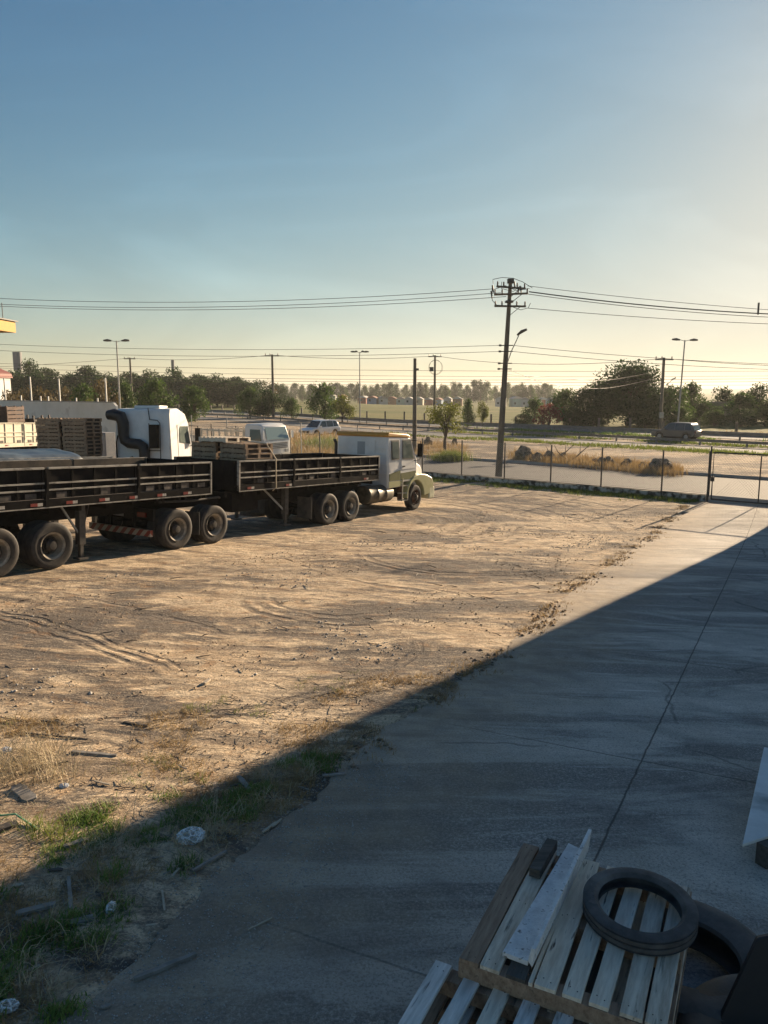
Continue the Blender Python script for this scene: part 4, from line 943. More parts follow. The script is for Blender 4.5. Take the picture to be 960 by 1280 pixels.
# left part of the yard fence and the tall plaster wall
wA = onY(146, 60); wdir = Vector((-.80, .60))
pw = empty('plaster_wall', label='long stained plaster wall with pale posts on top, behind the parked trailers', cat='wall')
def wp(t): return Vector((wA.x, wA.y))+wdir*t
zt = atY(146, 503.5, 60).z
mb = MB(); a = wp(0); Mw = Matrix.Translation((a.x, a.y, 0))@Matrix.Rotation(math.atan2(wdir.y, wdir.x), 4, 'Z')
mb.prism([(-.7, -2), (45, -2), (45, zt), (0, zt), (-.35, zt-.25), (-.45, zt-1.0)], -.1, .1, None, Mw); mb.build('wall_face', plaster, pw)
mb = MB(); mb.box(0, 45, -.13, .13, zt+.003, zt+.07, None, Mw); mb.build('coping', mat('pale_coping', (.3, .3, .28)), pw)
post_m = mat('white_post', (.6, .6, .56))
for k, t in enumerate((1.0, 2.2, 5.2, 7.6, 9.4, 10.6, 12.1, 13.8, 16.5)):
    hh = (1.9, .35, .35, 1.9, .45, .45, 2.1, .5, 2.0)[k]
    mb = MB(); p = wp(t); mb.box(p.x-.05, p.x+.05, p.y-.05, p.y+.05, zt+.07, zt+hh); mb.build('post', post_m, pw)
for px_, top in ((377, 529), (285, 522), (241, 519), (447, 534)):
    X_, Y_ = None, None
    k = (px_-480)/FPX*1.0; Y_ = FQ/(FN.y+FN.x*k*1.02); p = onY(px_, Y_); z = atY(px_, top, Y_).z
    mb = MB(); mb.tube([(p.x, p.y, p.z), (p.x, p.y, z)], .035, 8); mb.build('post', galv, fen)

# ---------------------------------------------------------------- guardrails and barrier
def guardrail(name, q, t0, t1, label, zr=.62, sp=4.0, mt=None, post=True, h=.32):
    o = empty(name, label=label, cat='guardrail'); mb = MB(); ts = np.arange(t0, t1, 8.0)
    prof = [(-.04, 0), (.03, .05), (-.03, .12), (.03, .19), (-.04, .24)] if h < .4 else [(-.2, 0), (-.1, .2), (-.06, h), (.06, h), (.1, .2), (.2, 0)]
    vv = []
    for t in ts:
        for dq, dz in prof:
            X = HN.x*(q+dq)+HV.x*t; Y = HN.y*(q+dq)+HV.y*t; vv.append((X, Y, G(X, Y)+zr+dz))
    n = len(prof); fs = [(i*n+j, i*n+j+1, (i+1)*n+j+1, (i+1)*n+j) for i in range(len(ts)-1) for j in range(n-1)]
    mb.add(vv, fs); r_ = mb.build('rail', mt or galv, o)
    if post:
        t = t0; c = 0
        while t < t1:
            X = HN.x*(q+.12)+HV.x*t; Y = HN.y*(q+.12)+HV.y*t; z = G(X, Y); mb = MB(); mb.box(X-.07, X+.07, Y-.07, Y+.07, z-.1, z+zr+.25); mb.build('post', mt or galv, o); t += sp; c += 1
    return o
rail_m = mat('weathered_rail', (.14, .14, .135), (.24, .235, .22), rough=.6, scale=2)
guardrail('guardrail', 67.7, -120, 60, 'dark guardrail with posts between the side road and the highway', mt=rail_m, zr=.30, sp=4)
guardrail('guardrail', 77.0, -120, 60, 'guardrail along the highway median below the twin street lamps', mt=rail_m, zr=.45, sp=4)
guardrail('highway_barrier', 83.3, -200, 80, 'continuous low concrete barrier on the far edge of the highway', zr=0, mt=rail_m, post=False, h=.45)
# field fence posts behind the highway
fp_m = mat('field_post', (.12, .10, .08), (.2, .17, .13))
ff = empty('field_fence', label='row of short wooden posts edging the dry field across the highway', cat='fence')
for k in range(34):
    t = -150+k*4.2; q = 88; X = HN.x*q+HV.x*t; Y = HN.y*q+HV.y*t; z = G(X, Y); mb = MB(); mb.box(X-.12, X+.12, Y-.12, Y+.12, z-.1, z+1.3+random.uniform(-.15, .15)); mb.build('post', fp_m, ff)

# ---------------------------------------------------------------- vehicles on the road
def car(pos, az, L, Wd, Hh, paint, label, kind):
    o = empty('parked_car' if 0 else 'car', label=label, cat='car'); sit(o, pos, heading(az))
    k = L/4.4; hw = Wd/2; zb = .30; zs = Hh*.56
    low = [(-L/2+.05, zb+.1), (-L/2, zs*.7), (-L/2+.06, zs), (-L*.36, zs+.02), (L*.20, zs+.0), (L*.42, zs-.10), (L*.485, zs-.25), (L/2, zb+.25), (L/2-.08, zb), ]
    def arc(cx): return [(cx+.40*math.cos(a), .34+.40*math.sin(a)) for a in np.linspace(0, PI, 9)]
    fx, rx = L*.30, -L*.31
    low += [(fx+.42, zb)]+arc(fx)[1:-1]+[(fx-.42, zb), (rx+.42, zb)]+arc(rx)[1:-1]+[(rx-.42, zb)]
    mb = MB(); mb.prism(low, -hw, hw); mb.build('body', paint, o, smooth=True, bevel=.05)
    gh = [(-L*.47, zs+.0), (-L*.43, Hh*.86), (-L*.38, Hh-.04), (-L*.20, Hh), (L*.02, Hh-.01), (L*.10, Hh-.06), (L*.27, zs-.02)]
    v = []; n = len(gh)
    for s in (-1, 1):
        for x, z in gh: v.append((x, s*(hw-.05-.20*max(0, (z-zs)/(Hh-zs))), z))
    mb = MB(); mb.add(v, [tuple(range(n)), tuple(range(2*n-1, n-1, -1))]+[(i, i+n, (i+1) % n+n, (i+1) % n) for i in range(n)]); mb.build('roof', paint, o, smooth=True, bevel=.04)
    def sy(z, s, d): return s*(hw-.05-.20*max(0, (z-zs)/(Hh-zs))+d)
    wins = [[(-L*.42, zs+.06), (-L*.27, zs+.06), (-L*.27, Hh-.11), (-L*.37, Hh-.13)], [(-L*.255, zs+.05), (-L*.05, zs+.05), (-L*.05, Hh-.10), (-L*.255, Hh-.10)], [(-L*.035, zs+.05), (L*.21, zs+.04), (L*.09, Hh-.12), (-L*.035, Hh-.10)]]
    for s in (-1, 1):
        for wn in wins:
            vs_ = [(x, sy(z, s, d), z) for d in (.012, -.02) for x, z in wn]; mb = MB(); mb.add(vs_, [(0, 1, 2, 3), (7, 6, 5, 4), (0, 4, 5, 1), (1, 5, 6, 2), (2, 6, 7, 3), (3, 7, 4, 0)]); mb.build('window', glass_dark, o)
        mb = MB(); mb.box(L*.17, L*.23, min(s*hw, s*(hw+.16)), max(s*hw, s*(hw+.16)), zs+.02, zs+.16); mb.build('mirror', paint, o)
        mb = MB(); mb.box(L*.47, L*.492, s*(hw-.32)-.14, s*(hw-.32)+.14, zs-.32, zs-.2); mb.build('headlight', mat('lamp_glass', (.6, .6, .55)), o)
        mb = MB(); mb.box(-L/2-.01, -L/2+.06, s*(hw-.2)-.12, s*(hw-.2)+.12, zs*.72, zs*.95); mb.build('tail_light', mat('red_lens', (.12, .01, .01)), o)
        for wx in (fx, rx):
            w_ = empty('wheel'); w_.parent = o; M = Matrix.Translation((wx, s*(hw-.11), .34))
            mb = MB(); mb.lathe([(.20, -.1), (.31, -.11), (.34, -.08), (.34, .08), (.31, .11), (.20, .1)], 24, None, M, True); mb.build('tyre', rubber, w_, smooth=True)
            mb = MB(); mb.lathe([(.001, .07*s), (.10, .09*s), (.19, .085*s), (.205, .1*s), (.205, -.08*s)], 20, None, M); mb.build('rim', galv, w_, smooth=True)
    for pts in ([(L*.115, Hh-.09), (L*.265, zs+.03)], [(-L*.435, Hh*.86-.04), (-L*.472, zs+.06)]):
        (xa, za), (xb, zb2) = pts; dd = .012 if xa > 0 else -.012
        wa, wb = hw-.30, hw-.14
        vs_ = [(xa+dd, -wa, za), (xa+dd, wa, za), (xb+dd, wb, zb2), (xb+dd, -wb, zb2), (xa-dd, -wa, za-.02), (xa-dd, wa, za-.02), (xb-dd, wb, zb2-.02), (xb-dd, -wb, zb2-.02)]
        mb = MB(); mb.add(vs_, [(0, 1, 2, 3), (7, 6, 5, 4), (0, 4, 5, 1), (1, 5, 6, 2), (2, 6, 7, 3), (3, 7, 4, 0)]); mb.build('windscreen' if xa > 0 else 'rear_window', glass_dark, o)
    mb = MB(); mb.box(-L*.40, L*.40, -hw+.1, hw-.1, .2, .42, chassis_m); mb.box(L*.48, L*.505, -hw+.25, hw-.25, .42, .62, chassis_m); mb.build('underbody', chassis_m, o)
    return o
p = at(400, 545.5); car(p+Vector((0, 0, .02)), 222, 4.2, 1.85, 1.66, mat('car_white', (.75, .76, .77), rough=.25, spec=.6), 'white compact car driving on the side road beyond the fence', 'w')
q = 73.3; rr_ = ray(845, 549); 
Yc = 75.2; p = onY(845, Yc); p.z = G(p.x, p.y)+.02
car(p, -45, 4.35, 1.85, 1.68, mat('car_grey', (.10, .105, .11), rough=.3, metal=.3), 'dark grey sport utility vehicle driving on the highway under a street lamp', 's')

# ---------------------------------------------------------------- poles, lamps and wires
def pole_base(px_, Y, top_py, r0, r1, m, name, label, cat, py_base=None, group=None):
    b_ = onY(px_, Y); zt_ = atY(px_, top_py, Y).z; o = empty(name, b_, 0, label, cat, group); h = zt_-b_.z
    mb = MB(); mb.tube([(0, 0, -.3), (0, 0, h*.5), (0, 0, h)], [r0, (r0+r1)/2, r1], 10); mb.build('shaft', m, o, smooth=True); return o, h
# main utility pole
b_ = at(623, 597); b_.z = G(b_.x, b_.y); up = empty('utility_pole', b_, 0, 'tall concrete utility pole with crossarms and insulators just outside the fence', 'utility pole')
top = atY(638, 353, b_.y); H_p = top.z-b_.z; LX = (top.x-b_.x)
def lp(z, dx=0, dy=0): return Vector((LX*z/H_p+dx, dy, z))
mb = MB(); 
n_sec = 12
vs_ = []; 
for i in range(n_sec+1):
    z = -.3+(H_p+.3)*i/n_sec; r0 = .20-.10*i/n_sec; c = lp(z)
    for a in range(8):
        t = PI/8+a*PI/4; vs_.append((c.x+r0*math.cos(t), c.y+r0*math.sin(t)*.85, z))
fs = [(i*8+k, i*8+(k+1) % 8, (i+1)*8+(k+1) % 8, (i+1)*8+k) for i in range(n_sec) for k in range(8)]+[tuple(range(8))[::-1], tuple(n_sec*8+k for k in range(8))]
mb.add(vs_, fs); mb.build('shaft', concrete_pole_m, up)
wd = Vector((.55, .25, 0)).normalized()
def ins(parent, p, r=.05, h=.22):
    mb = MB(); M = Matrix.Translation(p)@Matrix.Rotation(PI/2, 4, 'X')
    mb.lathe([(.02, 0), (r, .02), (r*.6, .06), (r, .09), (r*.6, .13), (r*.9, .16), (.02, h)], 10, None, M); return mb.build('insulator', porcelain, parent, smooth=True)
for z, half, yaw in ((H_p-.28, 1.0, .5), (H_p-.62, .95, -.3), (H_p-1.25, .9, 0.1)):
    c = lp(z); d = Vector((math.cos(yaw), math.sin(yaw), 0)); mb = MB(); mb.bar(c-d*half*.9+Vector((0, -.14, 0)), c+d*half+Vector((0, -.14, 0)), .08, .10)
    mb.bar(c+Vector((0, -.12, -.5)), c+d*half*.7+Vector((0, -.14, 0)), .03, .03); mb.build('crossarm', mat('arm_wood', (.10, .08, .06), (.16, .13, .10)), up)
    for u in (-.85, -.45, .45, .95): ins(up, c+d*half*u+Vector((0, -.14, .05)))
for dx, dz in ((-.95, -.05), (-1.0, -.35), (.55, -.1), (.2, .15)):
    mb = MB(); c = lp(H_p+dz-.1, dx); mb.tube([c, c+Vector((.06, 0, -.38))], [.05, .035], 8); mb.build('fuse_cutout', darksteel, up)
for pts in ([(-.95, -.1), (-.98, .12), (-.5, .22), (.1, .18), (.6, 0), (1.15, -.32)], [(-1.0, -.3), (-.95, -.95), (-.7, -1.2), (0, -1.25), (.6, -1.45), (1.0, -1.35), (1.1, -1.1)], [(-.9, -.4), (-.3, -.2), (.3, -.45), (1.0, -.35)], [(-.5, 0), (-.5, -.35), (.15, -.5), (.5, -.2)]):
    mb = MB(); mb.tube([lp(H_p+z, x, -.25) for x, z in pts], .016, 5); mb.build('jumper_wire', cable_m, up)
mb = MB(); mb.box(-.16, .16, -.22, .1, 0, .22, None, Matrix.Translation(lp(H_p-.05))); mb.box(-.2, .2, -.2, .2, 0, .1, None, Matrix.Translation(lp(H_p-1.05))); mb.build('pole_cap_bracket', darksteel, up)
c = lp(H_p-4.6); mb = MB(); mb.tube([c, c+Vector((.28, -.3, 1.0)), c+Vector((.62, -.6, 1.85))], .025, 6); mb.build('lamp_arm', galv, up)
mb = MB(); mb.tube([c+Vector((.52, -.55, 1.82)), c+Vector((.72, -.7, 1.98)), c+Vector((.95, -.9, 2.08))], [.05, .09, .06], 8); mb.build('lamp_head', darksteel, up)
for z in (H_p-3.3, H_p-3.62, H_p-4.25, H_p-4.55):
    c = lp(z); mb = MB(); mb.tube([c+Vector((-.34, -.1, 0)), c+Vector((.34, -.1, 0))], .03, 6); mb.box(-.42, -.3, -.16, -.04, -.05, .05, None, Matrix.Translation(c)); mb.build('cable_bracket', darksteel, up)
# bare pole behind the truck
o, h = pole_base(518, 60, 448, .19, .12, concrete_pole_m, 'utility_pole', 'bare concrete pole rising behind the white truck cab', 'utility pole')
mb = MB(); mb.box(-.05, .3, -.04, .04, h-.9, h-.75); mb.build('hook', darksteel, o)
poles = {}
for px_, Y, tp, lb in ((342, 120, 443, 'slim distribution pole beside the round roadside tree left of centre'), (543, 128, 444, 'slim distribution pole holding a big coil of cable'), (825, 94, 447, 'grey distribution pole rising in front of the big dark tree'), (166, 150, 447, 'slim distribution pole next to the left street lamp')):
    o, h = pole_base(px_, Y, tp, .22 if px_ == 825 else .24, .16, concrete_pole_m, 'distribution_pole', lb, 'utility pole', group='distribution poles beyond the highway'); poles[px_] = (o, h, Y)
    mb = MB(); mb.bar((-1.1, -.15, h-.25), (1.1, -.15, h-.25), .1, .12); mb.build('crossarm', darksteel, o)
    for u in (-1, -.3, .9): ins(o, Vector((u, -.15, h-.18)), .09, .35)
    if px_ == 543:
        ring = [(0+1.15*math.cos(a)+.1, -.3, h-2.0+1.15*math.sin(a)) for a in np.linspace(0, 2*PI, 33)]
        for kk in range(2):
            mb = MB(); mb.tube([(x*(1-.12*kk), y-.05*kk, z+.1*kk) for x, y, z in ring], .025, 5); mb.build('cable_coil', cable_m, o)
        mb = MB(); mb.box(-.9, -.25, -.35, -.15, h-2.6, h-1.9); mb.build('junction_box', darksteel, o)
    if px_ == 825:
        mb = MB(); mb.tube([(0, -.1, h-3.9), (.9, -.6, h-2.6)], .03, 6); mb.tube([(.85, -.55, h-2.65), (1.3, -.9, h-2.35)], [.1, .07], 8); mb.build('lamp_arm', galv, o)
        mb = MB(); mb.box(-.25, .25, -.3, -.1, h-7.2, h-6.5); mb.build('meter_box', galv, o)
lampm = mat('lamp_pole_steel', (.25, .25, .24), (.33, .33, .31), rough=.5, scale=3)
for px_, Y, tp, lb, arms in ((152, 79, 426, 'double-armed street lamp at the far left above the plaster wall', 2), (450, 112, 440, 'street lamp with a cluster of heads over the field, left of centre', 4), (846, 80, 425, 'double-armed street lamp behind the dark grey vehicle at the right', 2)):
    o, h = pole_base(px_, Y, tp, .10, .06, lampm, 'street_lamp', lb, 'street lamp', group='street lamps along the roads')
    if px_ == 846: o.rotation_euler = (0, R(1.4), 0)
    for k in range(arms):
        sgn = -1 if k % 2 == 0 else 1; yk = 0 if k < 2 else -.9; ln = 1.0 if k < 2 else .5
        mb = MB(); mb.tube([(0, 0, h-.12), (sgn*.35*ln, yk*.5, h-.02), (sgn*.6*ln, yk, h)], .03, 6); mb.build('arm', lampm, o)
        mb = MB(); mb.tube([(sgn*.5*ln, yk, h), (sgn*.9*ln, yk, h+.05), (sgn*1.3*ln, yk, h+.03)], [.07, .14, .08], 10); mb.build('lamp_head', darksteel, o, smooth=True)
# wires
def wire(pa, pb, sag, r, label, n=24):
    pa, pb = Vector(pa), Vector(pb); mb = MB()
    mb.tube([pa.lerp(pb, i/n)-Vector((0, 0, 4*sag*(i/n)*(1-i/n))) for i in range(n+1)], r, 4, caps=False)
    return tag(mb.build('overhead_wire', cable_m), label, 'overhead wire', 'overhead wires across the sky')
UB = up.location
def U(z, dx=0, dy=-.15): return UB+lp(z, dx, dy)
def wpx(pts, r, label, n=14):
    # pts: (px, py, Y) through which the wire hangs
    P = [atY(*p) for p in pts]; mb = MB(); out = []
    for i in range(len(P)-1):
        for k in range(n):
            t = k/n; a = P[max(i-1, 0)]; b1, c1 = P[i], P[i+1]; d1 = P[min(i+2, len(P)-1)]
            out.append(.5*((2*b1)+(c1-a)*t+(2*a-5*b1+4*c1-d1)*t*t+(3*b1-a-3*c1+d1)*t**3))
    out.append(P[-1]); mb.tube(out, r, 4, caps=False); return tag(mb.build('overhead_wire', cable_m), label, 'overhead wire', 'overhead wires across the sky')
def end(px_, py_, Y): return atY(px_, py_, Y)
wire(U(H_p-.35, -.9), end(-160, 362, 52), .75, .014, 'highest wire running left from the crossarms of the tall pole')
wire(U(H_p-.55, -.5), end(-160, 370, 52), .75, .014, 'second wire running left from the crossarms of the tall pole')
wire(U(H_p-.75, -.2), end(-160, 372, 53), .75, .014, 'third wire running left from the crossarms of the tall pole')
wire(U(H_p-.2, .9), end(1250, 400, 46), .35, .013, 'highest wire running right from the crossarms of the tall pole')
wire(U(H_p-.5, 1.0), end(1250, 392, 46), .6, .03, 'thick spaced cable running right from the tall pole')
wire(U(H_p-.62, .95), end(1250, 397, 46), .6, .016, 'wire hugging the thick cable right of the tall pole')
wire(U(H_p-1.35, 1.0), end(1250, 408, 46), .35, .014, 'lowest wire running right from the crossarms of the tall pole')
mb = MB(); ps = atY(948, 385.5, 45.6); mb.bar(ps+Vector((0, 0, .32)), ps+Vector((0, 0, -.35)), .08, .08); tag(mb.build('cable_spacer', darksteel), 'small dark spacer hanging on the cables at the right edge', 'cable spacer')
wire(U(H_p-3.3, -.35), end(-160, 421, 55), .5, .011, 'upper communication wire running left from halfway up the tall pole')
wire(U(H_p-3.62, -.35), end(-160, 428, 55), .55, .011, 'lower communication wire running left from halfway up the tall pole')
wire(U(H_p-3.3, .3), end(1250, 455, 48), .5, .012, 'upper communication wire running right from halfway up the tall pole')
wire(U(H_p-3.62, .3), end(1250, 461, 48), .5, .012, 'lower communication wire running right from halfway up the tall pole')
wire(U(H_p-4.6, .2), end(724, 484, 88), .3, .012, 'wire slanting down from the tall pole to the trees at right')
P4 = {k: v[0].location+Vector((0, -.15, v[1]-.1)) for k, v in poles.items()}
wire(end(-150, 462, 150), P4[166], .5, .03, 'wire from beyond the left edge to the slim pole by the left street lamp')
wire(P4[166], P4[342], .5, .03, 'wire spanning the two slim poles left of centre')
wire(P4[342], P4[543], .5, .03, 'wire spanning from the slim pole left of centre to the pole with the coil')
wire(P4[543], P4[825], 1.0, .028, 'wire spanning from the pole with the coil to the grey pole at right')
wire(P4[825], end(1200, 456, 90), .6, .028, 'wire running right from the grey pole before the big dark tree')
for k, (a, c, Y, r, s) in enumerate(((456, 462, 100, .022, .8), (461, 467, 98, .02, 1.0), (468, 470, 92, .024, .9), (472, 474, 90, .024, .8), (477, 479, 96, .018, .7))):
    wire(end(-150, a-6, Y+20), end(1200, c, Y), s, r, 'long thin wire low across the sky above the trees, %s from the top' % ('first', 'second', 'third', 'fourth', 'fifth')[k], 40)
for k, (yy, lb) in enumerate(((467, 'upper'), (473, 'lower'))):
    wpx([(628, yy, 44), (660, yy+3-k*2, 58), (700, yy+6+k*3, 72), (760, yy+8+k*4, 84), (824, yy-3+k*2, 94)], .02, lb+' of two slack cables between the tall pole and the grey pole')

# ---------------------------------------------------------------- trees
def foliage(centers, radii, n, leaf, flat=.8, seed=1):
    rg = np.random.default_rng(seed); centers = np.array(centers); radii = np.array(radii); wts = radii**2/np.sum(radii**2)
    k = rg.choice(len(centers), n, p=wts); d = rg.normal(size=(n, 3)); d /= np.linalg.norm(d, axis=1)[:, None]
    rr = radii[k]*(rg.random(n)**.45); P = centers[k]+d*rr[:, None]*np.array([1, 1, flat])
    # sub-clumping
    P += rg.normal(size=(n, 3))*leaf*.8
    a = rg.normal(size=(n, 3)); a /= np.linalg.norm(a, axis=1)[:, None]; b = np.cross(a, rg.normal(size=(n, 3))); b /= np.linalg.norm(b, axis=1)[:, None]
    sz = leaf*(.5+rg.random(n))[:, None]; a = a*sz; b = b*sz*.55
    V = np.stack([P-a, P+b*.9, P+a, P-b*.9], 1).reshape(-1, 3); F = np.arange(4*n).reshape(n, 4); return V, F
def make_tree(name, h, wd, m, trunk_m, seed, base=.28, dens=1.0, leaf=.16, nclump=16, shape='round', sparse=1.0):
    rg = random.Random(seed); o = empty(name)
    cs = []; rs = []
    for k in range(nclump):
        a = rg.uniform(0, 2*PI); u = rg.random()**.5; zf = rg.random()
        zz = h*(base+.06+(1-base-.2)*zf)
        if shape == 'round': env = math.sin(PI*min(1, .18+.72*zf))**.7
        elif shape == 'dome': env = (1-zf**2.2)**.5*.95+.12
        else: env = 1-.75*zf
        cs.append((wd/2*u*env*math.cos(a)*.85, wd/2*u*env*math.sin(a)*.85, zz)); rs.append(wd*rg.uniform(.15, .26)*sparse)
    cs.append((0, 0, h*.88)); rs.append(wd*.14)
    n = int(dens*sum(r*r for r in rs)/leaf**2*4.2); n = min(n, 26000)
    V_, F_ = foliage(cs, rs, n, leaf, .8, seed); cr_o = npmesh('crown', V_, F_, m, o)
    mb = MB(); tb = .018*h+.05
    mb.tube([(0, 0, -.3), (rg.uniform(-.1, .1), rg.uniform(-.1, .1), h*base*.6), (rg.uniform(-.2, .2), 0, h*base*1.1), (0, 0, h*.75)], [tb*1.3, tb, tb*.85, tb*.25], 8)
    for c_, r_ in list(zip(cs, rs))[:12]:
        z0_ = h*base*rg.uniform(.7, 1.3); mid = (c_[0]*.45, c_[1]*.45, z0_+(c_[2]-z0_)*.6); mb.tube([(0, 0, z0_), mid, c_], [tb*.5, tb*.32, tb*.1], 5)
    mb.build('trunk', trunk_m, o, smooth=True); return o
bark = mat('bark', (.06, .045, .035), (.12, .095, .07), rough=.9, scale=5)
g_dark = leafmat('dark_leaves', (.02, .042, .012), (.045, .085, .022), .35)
g_mid = leafmat('mid_green_leaves', (.04, .08, .018), (.085, .14, .03), .4)
g_yel = leafmat('yellow_green_leaves', (.085, .11, .02), (.18, .19, .035), .45)
g_brn = leafmat('dry_brown_leaves', (.08, .06, .025), (.15, .115, .045), .35)
g_red = leafmat('red_blossom', (.16, .03, .03), (.26, .06, .05), .35)
protos = {
 'dark': [make_tree('tree', 10, 9.5, g_dark, bark, 11+i, .10, .8, .26, 26, 'dome') for i in range(2)],
 'mid': [make_tree('tree', 6, 6.0, g_mid, bark, 21+i, .12, .8, .17, 20, 'dome') for i in range(2)],
 'yel': [make_tree('tree', 4.5, 4.5, g_yel, bark, 31, .25, .75, .13, 16, 'round')],
 'brn': [make_tree('bush', 3.4, 5.0, g_brn, bark, 41, .05, .8, .15, 16, 'dome')],
}
big = make_tree('tree', 8.6, 10.5, g_dark, bark, 5, .22, .75, .17, 34, 'dome'); bare = make_tree('bare_tree', 6, 4, g_brn, bark, 77, .2, .05, .12, 22, 'round')
roadside = make_tree('roadside_tree', 4.3, 4.2, g_yel, bark, 88, .42, .55, .085, 15, 'round', .8)
redt = make_tree('flowering_tree', 3.4, 3.6, g_red, bark, 91, .1, .7, .13, 14, 'dome')
used = set()
def put(kind, px_, Y, top_py, wpx_, label, cat='tree', group=None, var=0):
    src = protos[kind][var % len(protos[kind])]
    h0, w0 = {'dark': (10, 9.5), 'mid': (6, 6), 'yel': (4.5, 4.5), 'brn': (3.4, 5)}[kind]
    b_ = onY(px_, Y); zt_ = atY(px_, top_py, Y).z
    if src.name in used: o = copy_tree(src)
    else: o = src; used.add(src.name)
    sz = (zt_-b_.z)/h0; sx = wpx_*Y/FPX/w0
    o.location = b_-Vector((0, 0, .1)); o.scale = (sx, sx, sz); o.rotation_euler = (0, 0, random.uniform(0, 6.28)); tag(o, label, cat, group); return o
def place(o, px_, Y, top_py, h0, label, cat, sx=1.0):
    b_ = onY(px_, Y); zt_ = atY(px_, top_py, Y).z; s_ = (zt_-b_.z)/h0; o.location = b_-Vector((0, 0, .1)); o.scale = (s_*sx, s_*sx, s_); tag(o, label, cat)
place(big, 784, 104, 454, 8.6, 'biggest dark spreading tree behind the highway, right of the centre', 'tree', 1.22)
place(redt, 686, 99, 503, 3.4, 'low tree with reddish blossom at the left end of the right-hand grove', 'tree')
place(bare, 335, 128, 470, 6, 'nearly leafless grey tree left of the round roadside tree', 'tree')
place(roadside, 556, 60, 499, 4.3, 'small sparse yellow-green tree on the verge behind the fence', 'tree')
gr_r = 'trees of the grove behind the highway at right'
rt = [(668, 112, 497, 34, 'mid'), (705, 108, 484, 44, 'mid'), (733, 106, 483, 46, 'dark'), (760, 112, 476, 44, 'dark'), (830, 110, 486, 42, 'dark'), (846, 108, 482, 40, 'mid'), (862, 118, 478, 40, 'mid'), (880, 112, 500, 44, 'mid'), (905, 120, 483, 48, 'dark'), (925, 112, 490, 44, 'mid'), (945, 118, 479, 48, 'dark'), (975, 114, 474, 52, 'dark'), (1010, 116, 476, 52, 'dark'), (655, 104, 516, 30, 'dark'), (716, 101, 508, 34, 'dark'), (742, 101, 506, 34, 'dark'), (806, 100, 505, 38, 'dark'), (850, 101, 508, 36, 'mid'), (893, 103, 512, 40, 'mid'), (925, 102, 510, 40, 'dark'), (955, 103, 508, 40, 'mid')]
ordw = ['first', 'second', 'third', 'fourth', 'fifth', 'sixth', 'seventh', 'eighth', 'ninth', 'tenth', 'eleventh', 'twelfth', 'thirteenth', 'fourteenth', 'fifteenth', 'sixteenth', 'seventeenth', 'eighteenth', 'nineteenth', 'twentieth', 'twenty-first', 'twenty-second', 'twenty-third', 'twenty-fourth', 'twenty-fifth', 'twenty-sixth', 'twenty-seventh', 'twenty-eighth', 'twenty-ninth', 'thirtieth']
back = sorted([r for r in rt if r[2] < 500]); front = sorted([r for r in rt if r[2] >= 500])
for row, nm in ((back, 'tall'), (front, 'low')):
    for i, (px_, Y, tp, wp_, kd) in enumerate(row):
        put(kd, px_, Y, tp, wp_, '%s %s tree of the grove at right, %s from its left end' % (nm, 'dark' if kd == 'dark' else 'green', ordw[i]), group=gr_r, var=i)
lt = [(-6, 190, 468, 60), (26, 188, 463, 60), (50, 186, 466, 62), (76, 190, 468, 60), (100, 186, 468, 60), (125, 186, 470, 60), (150, 190, 470, 62), (174, 188, 470, 60), (212, 190, 472, 60), (236, 190, 471, 60), (260, 190, 472, 60), (285, 192, 473, 58), (310, 192, 476, 54), (-20, 200, 462, 50), (14, 205, 464, 42), (38, 195, 449, 46), (62, 205, 459, 40), (88, 200, 465, 44), (110, 190, 456, 44), (138, 205, 466, 42), (163, 200, 464, 44), (186, 205, 462, 42), (205, 200, 468, 40), (223, 195, 459, 42), (248, 205, 467, 44), (272, 200, 467, 44), (297, 205, 470, 42), (322, 210, 475, 40), (342, 230, 479, 36)]
lt_rank = [sorted(q[0] for q in lt).index(p_[0]) for p_ in lt]
for i, (px_, Y, tp, wp_) in enumerate(lt):
    put('dark', px_, Y, tp, wp_, 'dark tree of the far-left tree line, %s from its left end' % ordw[lt_rank[i]], group='far tree line at left', var=i)
ml = [(12, 95, 488, 48, 'brn'), (50, 100, 484, 52, 'brn'), (84, 105, 484, 44, 'brn'), (108, 92, 478, 42, 'mid'), (132, 96, 474, 44, 'brn'), (158, 100, 476, 36, 'mid'), (196, 98, 473, 52, 'mid'), (244, 104, 481, 42, 'mid'), (313, 118, 484, 34, 'mid'), (336, 120, 484, 34, 'dark'), (365, 122, 497, 26, 'mid'), (405, 116, 478, 46, 'mid'), (428, 112, 492, 34, 'yel'), (585, 100, 497, 17, 'mid'), (603, 102, 500, 16, 'yel'), (112, 84, 496, 18, 'yel'), (700, 270, 490, 18, 'mid')]
lbl = ['brown-leaved bush at the left edge behind the plaster wall', 'wide brown-leaved bush behind the plaster wall', 'brownish bush between bush clumps behind the plaster wall', 'dark green tree rising behind the middle of the plaster wall', 'brown-leaved tree just left of the left street lamp', 'green tree between the left street lamp and the slim pole', 'round green tree just right of the left street lamp', 'lower green tree standing above the white cab-over truck', 'green roadside tree left of the slim pole', 'dark roadside tree right behind the slim pole', 'short green tree between two roadside trees', 'largest green tree left of the clustered street lamp', 'yellowish tree leaning against the larger green roadside tree', 'tiny green tree alone in the field left of the tall pole', 'tiny yellow-green tree beside the tall pole', 'bright green sapling top showing above the plaster wall', 'small distant tree beside the far houses']
for i, (px_, Y, tp, wp_, kd) in enumerate(ml): put(kd, px_, Y, tp, wp_, lbl[i], 'bush' if kd == 'brn' and i < 3 else 'tree', 'scattered roadside trees', i)
